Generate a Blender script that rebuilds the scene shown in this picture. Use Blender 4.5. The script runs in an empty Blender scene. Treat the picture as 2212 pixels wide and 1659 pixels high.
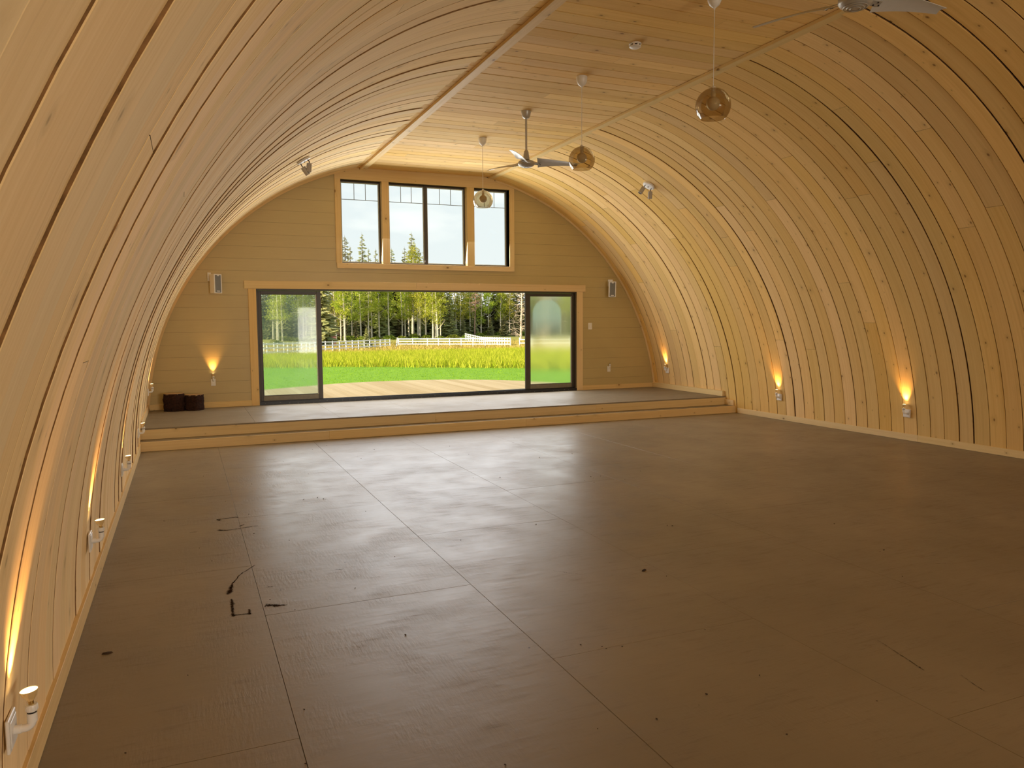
import bpy, math, random
import numpy as np
from mathutils import Vector, Matrix

random.seed(11)
rng = np.random.default_rng(5)
sc = bpy.context.scene
COL = sc.collection
PI = math.pi

# ------------------------------------------------------------------ camera
YAW, PITCH, ROLL = math.radians(23.2049), math.radians(-4.704), math.radians(-0.3993)
F_PX = 1649.2573
fw = Vector((math.sin(YAW) * math.cos(PITCH), math.cos(YAW) * math.cos(PITCH), math.sin(PITCH)))
rt = Vector((math.cos(YAW), -math.sin(YAW), 0))
up = rt.cross(fw)
r2 = rt * math.cos(ROLL) + up * math.sin(ROLL)
u2 = -rt * math.sin(ROLL) + up * math.cos(ROLL)
cam_d = bpy.data.cameras.new('camera')
cam = bpy.data.objects.new('camera', cam_d)
COL.objects.link(cam)
cam_d.sensor_fit = 'HORIZONTAL'
cam_d.sensor_width = 36.0
cam_d.lens = 36.0 * F_PX / 2212.0
cam_d.clip_start = 0.02
cam_d.clip_end = 800
M3 = Matrix((r2, u2, -fw)).transposed()
cam.matrix_world = Matrix.Translation((0, 0, 1.705)) @ M3.to_4x4()
sc.camera = cam

# ------------------------------------------------------------------ world
EXPOSURE = 0.0
SKY = 1.05
SUN_E = 8.5
DOOR_W, WIN_W, REAR_W = 122.0, 98.0, 430.0
BULB_W = 26.0

world = bpy.data.worlds.new('sky')
sc.world = world
world.use_nodes = True
wt = world.node_tree
wt.nodes.clear()
w_out = wt.nodes.new('ShaderNodeOutputWorld')
w_bg = wt.nodes.new('ShaderNodeBackground')
w_tc = wt.nodes.new('ShaderNodeTexCoord')
w_sep = wt.nodes.new('ShaderNodeSeparateXYZ')
w_r = wt.nodes.new('ShaderNodeValToRGB')
wt.links.new(w_tc.outputs['Generated'], w_sep.inputs[0])
wt.links.new(w_sep.outputs['Z'], w_r.inputs[0])
e = w_r.color_ramp.elements
e[0].position = 0.02; e[0].color = (0.98, 1.0, 1.0, 1)
e[1].position = 0.8; e[1].color = (0.50, 0.70, 1.0, 1)
m_ = w_r.color_ramp.elements.new(0.19); m_.color = (0.91, 0.97, 1.0, 1)
m_ = w_r.color_ramp.elements.new(0.34); m_.color = (0.78, 0.89, 1.0, 1)
w_map = wt.nodes.new('ShaderNodeMapping')
w_map.inputs['Scale'].default_value = (5.0, 5.0, 16.0)
w_n = wt.nodes.new('ShaderNodeTexNoise')
w_n.inputs['Scale'].default_value = 1.0
w_n.inputs['Detail'].default_value = 5
w_cr = wt.nodes.new('ShaderNodeValToRGB')
w_cr.color_ramp.elements[0].position = 0.52
w_cr.color_ramp.elements[1].position = 0.66
w_mix = wt.nodes.new('ShaderNodeMix')
w_mix.data_type = 'RGBA'
wt.links.new(w_tc.outputs['Generated'], w_map.inputs[0])
wt.links.new(w_map.outputs[0], w_n.inputs['Vector'])
wt.links.new(w_n.outputs['Fac'], w_cr.inputs[0])
wt.links.new(w_cr.outputs[0], w_mix.inputs['Factor'])
wt.links.new(w_r.outputs[0], w_mix.inputs[6])
w_mix.inputs[7].default_value = (1.12, 1.12, 1.1, 1)
wt.links.new(w_mix.outputs[2], w_bg.inputs['Color'])
w_bg.inputs['Strength'].default_value = SKY
wt.links.new(w_bg.outputs[0], w_out.inputs[0])


def add_light(name, kind, energy, color, loc, direction, **kw):
    d = bpy.data.lights.new(name, kind)
    d.energy = energy
    d.color = color
    o = bpy.data.objects.new(name, d)
    COL.objects.link(o)
    o.location = loc
    o.rotation_euler = Vector(direction).to_track_quat('-Z', 'Y').to_euler()
    for k, v in kw.items():
        setattr(d, k, v)
    return o


# low evening sun from the left of the hall
add_light('sun', 'SUN', SUN_E, (1.0, 0.86, 0.62), (-60, -15, 30), (0.90, 0.22, -0.38), angle=math.radians(0.6))

# added area lamps at the gable openings, hidden from the camera, boosting the daylight
YB = 13.834      # far gable wall plane
YR = -9.0        # gable wall behind the camera
o = add_light('daylight_doorway', 'AREA', DOOR_W, (0.96, 0.98, 1.0), (4.27, YB - 0.045, 1.30), (0, -1, 0), shape='RECTANGLE', size=6.0, size_y=1.9)
o.visible_camera = False
o = add_light('daylight_clerestory', 'AREA', WIN_W, (0.96, 0.98, 1.0), (4.27, YB - 0.05, 3.32), (0, -1, -0.30), shape='RECTANGLE', size=3.2, size_y=1.05)
o.visible_camera = False
o = add_light('daylight_rear', 'AREA', REAR_W, (1.0, 0.95, 0.86), (6.5, YR + 0.75, 1.35), (-0.42, 1, 0.03), shape='RECTANGLE', size=3.4, size_y=2.1)
o.visible_camera = False

# ------------------------------------------------------------------ view
sc.view_settings.view_transform = 'Standard'
sc.view_settings.look = 'None'
sc.view_settings.exposure = EXPOSURE
sc.view_settings.gamma = 1.0
sc.view_settings.use_curve_mapping = False
sc.cycles.use_denoising = True
sc.cycles.max_bounces = 10
sc.cycles.diffuse_bounces = 6
sc.cycles.glossy_bounces = 4
sc.cycles.transmission_bounces = 6
sc.cycles.transparent_max_bounces = 16
sc.cycles.caustics_reflective = False
sc.cycles.caustics_refractive = False
sc.cycles.sample_clamp_indirect = 6.0


# ------------------------------------------------------------------ materials
class NT:
    def __init__(self, name):
        self.m = bpy.data.materials.new(name)
        self.m.use_nodes = True
        self.t = self.m.node_tree
        self.t.nodes.clear()
        self.out = self.t.nodes.new('ShaderNodeOutputMaterial')

    def n(self, kind, **inp):
        nd = self.t.nodes.new(kind)
        for k, v in inp.items():
            self.set(nd, k.replace('_', ' '), v)
        return nd

    def set(self, nd, k, v):
        s = nd.inputs[int(k[1:])] if k[0] == '#' else nd.inputs[k]
        if hasattr(v, 'is_output'):
            self.t.links.new(v, s)
        elif isinstance(v, bpy.types.Node):
            self.t.links.new(v.outputs[0], s)
        else:
            s.default_value = v

    def link(self, a, nd, k):
        self.set(nd, k, a)

    def math(self, op, a, b=None, clamp=False):
        nd = self.t.nodes.new('ShaderNodeMath')
        nd.operation = op
        nd.use_clamp = clamp
        self.set(nd, '#0', a)
        if b is not None:
            self.set(nd, '#1', b)
        return nd.outputs[0]

    def mix(self, f, a, b, mode='MIX'):
        nd = self.t.nodes.new('ShaderNodeMix')
        nd.data_type = 'RGBA'
        nd.blend_type = mode
        self.set(nd, 'Factor', f)
        nd_a = [s for s in nd.inputs if s.name == 'A' and s.type == 'RGBA'][0]
        nd_b = [s for s in nd.inputs if s.name == 'B' and s.type == 'RGBA'][0]
        for s, v in ((nd_a, a), (nd_b, b)):
            if hasattr(v, 'is_output'):
                self.t.links.new(v, s)
            else:
                s.default_value = v
        return [s for s in nd.outputs if s.type == 'RGBA'][0]

    def ramp(self, f, stops):
        nd = self.t.nodes.new('ShaderNodeValToRGB')
        el = nd.color_ramp.elements
        while len(el) < len(stops):
            el.new(0.5)
        for i, (p, c) in enumerate(stops):
            el[i].position = p
            el[i].color = c if len(c) == 4 else (*c, 1)
        self.set(nd, '#0', f)
        return nd.outputs[0]

    def noise(self, vec, scale, detail=3, rough=0.5):
        nd = self.n('ShaderNodeTexNoise', Scale=scale, Detail=detail, Roughness=rough)
        if vec is not None:
            self.set(nd, 'Vector', vec)
        return nd.outputs['Fac']

    def comb(self, x, y, z):
        nd = self.t.nodes.new('ShaderNodeCombineXYZ')
        self.set(nd, '#0', x); self.set(nd, '#1', y); self.set(nd, '#2', z)
        return nd.outputs[0]

    def bump(self, h, strength, dist=0.01):
        nd = self.n('ShaderNodeBump', Strength=strength, Distance=dist, Height=h)
        return nd.outputs[0]

    def principled(self, color, rough=0.5, normal=None, spec=0.5, metallic=0.0):
        nd = self.t.nodes.new('ShaderNodeBsdfPrincipled')
        self.set(nd, 'Base Color', color if hasattr(color, 'is_output') or len(color) == 4 else (*color, 1))
        self.set(nd, 'Roughness', rough)
        self.set(nd, 'Specular IOR Level', spec)
        self.set(nd, 'Metallic', metallic)
        if normal is not None:
            self.set(nd, 'Normal', normal)
        self.t.links.new(nd.outputs[0], self.out.inputs[0])
        return nd


def c4(c):
    return (*c, 1)


def wood(name, pale, mid, knot_k=1.0, streak=0.5, knot_scale=4.6, rough=0.5, tint=0.10):
    """pine boards: uv.x runs along the board, uv.y across it (metres); 'rnd' is one random colour per board"""
    t = NT(name)
    uv = t.t.nodes.new('ShaderNodeUVMap')
    at = t.t.nodes.new('ShaderNodeAttribute')
    at.attribute_name = 'rnd'
    sep = t.t.nodes.new('ShaderNodeSeparateXYZ')
    t.t.links.new(uv.outputs[0], sep.inputs[0])
    rs = t.t.nodes.new('ShaderNodeSeparateColor')
    t.t.links.new(at.outputs['Color'], rs.inputs[0])
    U, V = sep.outputs[0], sep.outputs[1]
    R, G, B = rs.outputs[0], rs.outputs[1], rs.outputs[2]
    off = t.math('MULTIPLY', R, 37.0)
    # knots
    ku = t.math('MULTIPLY', U, 0.62)
    kv = t.comb(t.math('ADD', ku, off), t.math('ADD', V, t.math('MULTIPLY', G, 9.0)), 0.0)
    vo = t.n('ShaderNodeTexVoronoi', Scale=knot_scale, Vector=kv)
    vo.voronoi_dimensions = '2D'
    kd = vo.outputs['Distance']
    ksep = t.t.nodes.new('ShaderNodeSeparateColor')
    t.t.links.new(vo.outputs['Color'], ksep.inputs[0])
    on = t.math('GREATER_THAN', t.math('ADD', ksep.outputs[0], t.math('MULTIPLY', t.math('SUBTRACT', B, 0.5), 0.5)), 0.5)
    size = t.math('ADD', t.math('MULTIPLY', t.math('POWER', ksep.outputs[1], 2.2), 0.070), 0.015)
    kfac = t.math('SUBTRACT', 1.0, t.math('DIVIDE', kd, size), True)
    kfac = t.math('MULTIPLY', t.math('POWER', kfac, 0.55), on)
    halo = t.math('SUBTRACT', 1.0, t.math('DIVIDE', kd, t.math('MULTIPLY', size, 4.2)), True)
    halo = t.math('MULTIPLY', halo, on)
    # grain, bending round the knots
    gv = t.math('ADD', t.math('MULTIPLY', V, 46.0), t.math('MULTIPLY', halo, 2.6))
    g1 = t.noise(t.comb(t.math('ADD', t.math('MULTIPLY', U, 0.9), off), gv, t.math('MULTIPLY', B, 21.0)), 1.0, 4, 0.55)
    g2 = t.noise(t.comb(t.math('ADD', t.math('MULTIPLY', U, 0.35), off), t.math('MULTIPLY', V, 9.0), B), 1.0, 2, 0.5)
    g3 = t.noise(t.comb(t.math('ADD', t.math('MULTIPLY', U, 7.0), off), t.math('MULTIPLY', V, 130.0), B), 1.0, 2, 0.6)
    g = t.math('ADD', t.math('MULTIPLY', g1, 0.55), t.math('ADD', t.math('MULTIPLY', g2, 0.30), t.math('MULTIPLY', g3, 0.15)))
    c = t.ramp(g, [(0.5 - 0.22 / (streak + 0.3), mid), (0.5 + 0.10, pale)])
    # darker oval blaze by the knots
    c = t.mix(t.math('MULTIPLY', halo, 0.33), c, c4([x * 0.62 for x in mid]))
    # a few long resin streaks
    s = t.noise(t.comb(t.math('ADD', t.math('MULTIPLY', U, 0.55), off), t.math('MULTIPLY', V, 19.0), G), 1.3, 2, 0.5)
    s = t.math('MULTIPLY', t.math('SUBTRACT', s, 0.60, True), 4.0, True)
    c = t.mix(t.math('MULTIPLY', s, streak), c, c4([mid[0] * 0.72, mid[1] * 0.66, mid[2] * 0.6]))
    c = t.mix(t.math('MULTIPLY', kfac, 0.9 * knot_k, True), c, (0.16, 0.065, 0.022, 1))
    hs = t.n('ShaderNodeHueSaturation', Color=c)
    t.set(hs, 'Value', t.math('ADD', t.math('MULTIPLY', B, 2 * tint), 1.0 - tint))
    t.set(hs, 'Hue', t.math('ADD', t.math('MULTIPLY', G, 0.007), 0.4965))
    t.set(hs, 'Saturation', t.math('ADD', t.math('MULTIPLY', R, 0.16), 0.92))
    t.principled(hs.outputs[0], rough, t.bump(g3, 0.12, 0.004), 0.08)
    return t.m


def plain(name, color, rough=0.5, spec=0.5, metallic=0.0, var=0.0, scale=20.0, bump=0.0):
    t = NT(name)
    tc = t.t.nodes.new('ShaderNodeTexCoord')
    nz = t.noise(tc.outputs['Object'], scale, 4)
    v = max(var, 0.02)
    c = t.ramp(nz, [(0.3, [x * (1 - v) for x in color]), (0.7, [min(1, x * (1 + v)) for x in color])])
    t.principled(c, rough, t.bump(nz, bump, 0.01) if bump else None, spec, metallic)
    return t.m


MAT = {}
MAT['pine_left'] = wood('pine_left', (0.92, 0.70, 0.385), (0.81, 0.575, 0.27), 0.5, 0.65, 3.6, 0.8, 0.06)
MAT['pine'] = wood('pine', (0.80, 0.54, 0.215), (0.67, 0.41, 0.13), 1.0, 0.35, 5.4, 0.7, 0.10)
MAT['pine_trim'] = wood('pine_trim', (0.77, 0.58, 0.30), (0.67, 0.47, 0.215), 1.0, 0.4, 4.0, 0.55, 0.05)
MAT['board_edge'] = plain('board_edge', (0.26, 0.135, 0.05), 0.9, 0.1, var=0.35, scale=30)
MAT['gap'] = plain('gap', (0.10, 0.058, 0.028), 0.9, 0.1, var=0.3)
MAT['white_plastic'] = plain('white_plastic', (0.80, 0.77, 0.72), 0.35)
MAT['grey_grille'] = plain('grey_grille', (0.20, 0.20, 0.19), 0.7, 0.3, var=0.15, scale=400)
MAT['bronze'] = plain('bronze', (0.055, 0.042, 0.028), 0.4, 0.5, var=0.1)
MAT['grey_frame'] = plain('grey_frame', (0.20, 0.175, 0.12), 0.4, 0.5, var=0.08)
MAT['vinyl'] = plain('vinyl', (0.55, 0.56, 0.50), 0.4, 0.5)
MAT['black_track'] = plain('black_track', (0.012, 0.012, 0.013), 0.35, 0.5)
MAT['dark_slot'] = plain('dark_slot', (0.02, 0.014, 0.012), 0.6)
MAT['steel'] = plain('steel', (0.55, 0.53, 0.50), 0.3, 0.5, 0.9)
MAT['fan_metal'] = plain('fan_metal', (0.46, 0.43, 0.38), 0.38, 0.5, 0.35)
MAT['fan_blade'] = plain('fan_blade', (0.56, 0.545, 0.52), 0.35, 0.5, 0.15)
MAT['spot_grey'] = plain('spot_grey', (0.40, 0.36, 0.31), 0.4, 0.5, 0.1)
MAT['brass'] = plain('brass', (0.55, 0.36, 0.12), 0.25, 0.5, 0.9)
MAT['bark_chip'] = plain('bark_chip', (0.05, 0.028, 0.014), 0.8, 0.2, var=0.4, scale=60)
MAT['grid'] = plain('grid', (0.30, 0.32, 0.33), 0.4, 0.5)
MAT['fence_white'] = plain('fence_white', (0.74, 0.74, 0.72), 0.6, 0.3, var=0.06, scale=3)


def shiplap():
    t = NT('shiplap_paint')
    tc = t.t.nodes.new('ShaderNodeTexCoord')
    n1 = t.noise(tc.outputs['Object'], 1.3, 3)
    mp = t.n('ShaderNodeMapping', Vector=tc.outputs['Object'])
    mp.inputs['Scale'].default_value = (3, 1, 90)
    n2 = t.noise(mp.outputs[0], 1.0, 3)
    c = t.ramp(t.math('ADD', t.math('MULTIPLY', n1, 0.6), t.math('MULTIPLY', n2, 0.4)),
               [(0.3, (0.475, 0.37, 0.165)), (0.7, (0.53, 0.42, 0.19))])
    t.principled(c, 0.38, t.bump(n2, 0.05, 0.004), 0.5)
    return t.m


MAT['shiplap'] = shiplap()


def floor_paint(name, spec, radd):
    t = NT(name)
    tc = t.t.nodes.new('ShaderNodeTexCoord')
    P = tc.outputs['Object']
    n1 = t.noise(P, 0.7, 4)
    mp = t.n('ShaderNodeMapping', Vector=P)
    mp.inputs['Scale'].default_value = (60, 9, 1)
    n2 = t.noise(mp.outputs[0], 1.0, 4, 0.6)
    mp2 = t.n('ShaderNodeMapping', Vector=P)
    mp2.inputs['Scale'].default_value = (3.2, 22, 1)
    n3 = t.noise(mp2.outputs[0], 1.0, 5, 0.65)
    n4 = t.noise(P, 2.2, 5, 0.6)
    base = t.ramp(n1, [(0.3, (0.225, 0.185, 0.130)), (0.7, (0.285, 0.238, 0.172))])
    scuff = t.math('MULTIPLY', t.math('SUBTRACT', n3, 0.56, True), 3.2, True)
    patch = t.math('MULTIPLY', t.math('SUBTRACT', n4, 0.42, True), 3.0, True)
    c = t.mix(t.math('MULTIPLY', t.math('MULTIPLY', scuff, patch), 0.55), base, (0.115, 0.085, 0.058, 1))
    vo = t.n('ShaderNodeTexVoronoi', Scale=5.0, Vector=P)
    sp = t.math('LESS_THAN', vo.outputs['Distance'], 0.035)
    vs = t.t.nodes.new('ShaderNodeSeparateColor')
    t.t.links.new(vo.outputs['Color'], vs.inputs[0])
    sp = t.math('MULTIPLY', sp, t.math('GREATER_THAN', vs.outputs[0], 0.86))
    c = t.mix(sp, c, (0.06, 0.04, 0.025, 1))
    mp3 = t.n('ShaderNodeMapping', Vector=P)
    mp3.inputs['Scale'].default_value = (7, 70, 1)
    n5 = t.noise(mp3.outputs[0], 1.0, 4, 0.7)
    fine = t.math('MULTIPLY', t.math('SUBTRACT', n5, 0.55, True), 4.5, True)
    wear = t.math('MULTIPLY', t.math('MAXIMUM', scuff, fine), t.math('ADD', t.math('MULTIPLY', patch, 0.8), 0.2), True)
    c = t.mix(t.math('MULTIPLY', wear, 0.45), c, (0.12, 0.09, 0.062, 1))
    rough = t.ramp(t.math('ADD', t.math('MULTIPLY', n4, 0.6), t.math('MULTIPLY', n3, 0.4)), [(0.3, (0.30 + radd,) * 3), (0.7, (0.46 + radd,) * 3)])
    h = t.math('ADD', t.math('MULTIPLY', n2, patch), t.math('MULTIPLY', n3, 0.25))
    pr = t.principled(c, 0.4, t.bump(h, 0.5, 0.006), spec)
    t.set(pr, 'Specular IOR Level', t.math('MULTIPLY', t.math('SUBTRACT', 1.0, t.math('MULTIPLY', wear, 0.6)), spec))
    t.set(pr, 'Roughness', t.math('ADD', rough, t.math('MULTIPLY', wear, 0.22)))
    return t.m


MAT['floor_paint'] = floor_paint('floor_paint', 0.27, 0.02)
MAT['platform_paint'] = floor_paint('platform_paint', 0.05, 0.10)


def stain():
    t = NT('dirt_smear')
    tc = t.t.nodes.new('ShaderNodeTexCoord')
    n1 = t.noise(tc.outputs['Object'], 90, 4, 0.7)
    n2 = t.noise(tc.outputs['Object'], 30, 3)
    bs = t.n('ShaderNodeBsdfDiffuse', Color=(0.030, 0.016, 0.008, 1))
    tr = t.t.nodes.new('ShaderNodeBsdfTransparent')
    at = t.t.nodes.new('ShaderNodeAttribute'); at.attribute_name = 'rnd'
    sp = t.t.nodes.new('ShaderNodeSeparateColor'); t.t.links.new(at.outputs['Color'], sp.inputs[0])
    f = t.math('ADD', t.math('MULTIPLY', n1, 0.7), t.math('MULTIPLY', n2, 0.3))
    uv = t.t.nodes.new('ShaderNodeUVMap'); us = t.t.nodes.new('ShaderNodeSeparateXYZ'); t.t.links.new(uv.outputs[0], us.inputs[0])
    ed = t.math('SUBTRACT', 1.0, t.math('ABSOLUTE', t.math('SUBTRACT', t.math('MULTIPLY', us.outputs[1], 2.0), 1.0)))
    f = t.math('ADD', f, t.math('MULTIPLY', ed, 0.30))
    f = t.math('MULTIPLY', t.math('SUBTRACT', f, t.math('SUBTRACT', 0.82, t.math('MULTIPLY', sp.outputs[0], 0.26))), 6.0, True)
    f = t.math('MULTIPLY', f, 0.92)
    mx = t.t.nodes.new('ShaderNodeMixShader')
    t.set(mx, '#0', f); t.set(mx, '#1', tr); t.set(mx, '#2', bs)
    t.t.links.new(mx.outputs[0], t.out.inputs[0])
    return t.m


MAT['stain'] = stain()


def glass(name, tint, gloss=0.08, rough=0.02, ior=1.45):
    """thin clear glass: tinted see-through with a fresnel reflection"""
    t = NT(name)
    tr = t.n('ShaderNodeBsdfTransparent', Color=c4(tint))
    gl = t.n('ShaderNodeBsdfGlossy', Roughness=rough)
    fr = t.n('ShaderNodeFresnel', IOR=ior)
    mx = t.t.nodes.new('ShaderNodeMixShader')
    t.set(mx, '#0', t.math('MULTIPLY', fr.outputs[0], gloss, True))
    t.set(mx, '#1', tr); t.set(mx, '#2', gl)
    t.t.links.new(mx.outputs[0], t.out.inputs[0])
    return t.m


MAT['window_glass'] = glass('window_glass', (0.94, 0.97, 0.96), 0.7)
MAT['smoke_glass'] = glass('smoke_glass', (0.83, 0.77, 0.65), 0.30)


def dusty_pane():
    t = NT('dusty_pane')
    tc = t.t.nodes.new('ShaderNodeTexCoord')
    P = tc.outputs['Object']
    mp = t.n('ShaderNodeMapping', Vector=P); mp.inputs['Scale'].default_value = (2, 1, 1.2)
    n = t.noise(mp.outputs[0], 2.0, 4)
    tr = t.n('ShaderNodeBsdfTransparent', Color=(0.80, 0.93, 0.86, 1))
    rf = t.n('ShaderNodeBsdfRefraction', Color=(0.86, 0.97, 0.91, 1), Roughness=0.07, IOR=1.05)
    tl = t.n('ShaderNodeBsdfTranslucent', Color=(0.50, 0.66, 0.56, 1))
    gl = t.n('ShaderNodeBsdfGlossy', Roughness=0.03)
    a = t.t.nodes.new('ShaderNodeMixShader'); t.set(a, '#0', 0.5); t.set(a, '#1', tr); t.set(a, '#2', rf)
    b = t.t.nodes.new('ShaderNodeMixShader')
    t.set(b, '#0', t.math('ADD', t.math('MULTIPLY', n, 0.12), 0.12)); t.set(b, '#1', a.outputs[0]); t.set(b, '#2', tl)
    c = t.t.nodes.new('ShaderNodeMixShader')
    fr = t.n('ShaderNodeFresnel', IOR=1.4)
    t.set(c, '#0', fr.outputs[0]); t.set(c, '#1', b.outputs[0]); t.set(c, '#2', gl)
    t.t.links.new(c.outputs[0], t.out.inputs[0])
    return t.m


def fogged_pane(x0, x1, z0, z1):
    """failed double glazing: heavy condensation, with a clearer rounded band along the right edge and top"""
    t = NT('fogged_pane')
    tc = t.t.nodes.new('ShaderNodeTexCoord')
    P = tc.outputs['Object']
    sep = t.t.nodes.new('ShaderNodeSeparateXYZ'); t.t.links.new(P, sep.inputs[0])
    X, Z = sep.outputs[0], sep.outputs[2]
    # distance to a rounded rectangle
    cx, cz, hx, hz, r = (x0 + x1) / 2, (z0 + z1) / 2, (x1 - x0) / 2, (z1 - z0) / 2, 0.30
    dx = t.math('MAXIMUM', t.math('SUBTRACT', t.math('ABSOLUTE', t.math('SUBTRACT', X, cx)), hx - r), 0.0)
    dz = t.math('MAXIMUM', t.math('SUBTRACT', t.math('ABSOLUTE', t.math('SUBTRACT', Z, cz)), hz - r), 0.0)
    d = t.math('SQRT', t.math('ADD', t.math('MULTIPLY', dx, dx), t.math('MULTIPLY', dz, dz)))
    inside = t.math('MULTIPLY', t.math('SUBTRACT', r, d), 22.0, True)
    up_ = t.math('MULTIPLY', t.math('SUBTRACT', Z, 1.05), 2.6, True)
    mp = t.n('ShaderNodeMapping', Vector=P); mp.inputs['Scale'].default_value = (70, 1, 1.5)
    streak = t.noise(mp.outputs[0], 1.0, 3)
    fog = t.math('MULTIPLY', t.math('MULTIPLY', inside, t.math('ADD', t.math('MULTIPLY', up_, 0.62), 0.0)), t.math('ADD', t.math('MULTIPLY', streak, 0.4), 0.72), True)
    tr = t.n('ShaderNodeBsdfTransparent', Color=(0.80, 0.93, 0.84, 1))
    rf = t.n('ShaderNodeBsdfRefraction', Color=(0.90, 0.98, 0.86, 1), Roughness=0.30, IOR=1.08)
    tl = t.n('ShaderNodeBsdfTranslucent', Color=(0.60, 0.74, 0.60, 1))
    gl = t.n('ShaderNodeBsdfGlossy', Roughness=0.05)
    a = t.t.nodes.new('ShaderNodeMixShader'); t.set(a, '#0', 0.90); t.set(a, '#1', tr); t.set(a, '#2', rf)
    b = t.t.nodes.new('ShaderNodeMixShader')
    t.set(b, '#0', t.math('ADD', fog, 0.12, True)); t.set(b, '#1', a.outputs[0]); t.set(b, '#2', tl)
    c = t.t.nodes.new('ShaderNodeMixShader')
    fr = t.n('ShaderNodeFresnel', IOR=1.35)
    t.set(c, '#0', fr.outputs[0]); t.set(c, '#1', b.outputs[0]); t.set(c, '#2', gl)
    t.t.links.new(c.outputs[0], t.out.inputs[0])
    return t.m


MAT['dusty_pane'] = dusty_pane()


def emis(name, color, strength):
    t = NT(name)
    em = t.n('ShaderNodeEmission', Color=c4(color), Strength=strength)
    t.t.links.new(em.outputs[0], t.out.inputs[0])
    return t.m


MAT['bulb_lens'] = emis('bulb_lens', (1.0, 0.72, 0.32), 9.0)


def bulb_reflector():
    t = NT('bulb_reflector')
    pr = t.principled((0.75, 0.55, 0.28), 0.15, None, 0.6, 0.6)
    t.set(pr, 'Emission Color', (1.0, 0.55, 0.16, 1))
    t.set(pr, 'Emission Strength', 0.10)
    return t.m


MAT['bulb_reflector'] = bulb_reflector()


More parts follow.
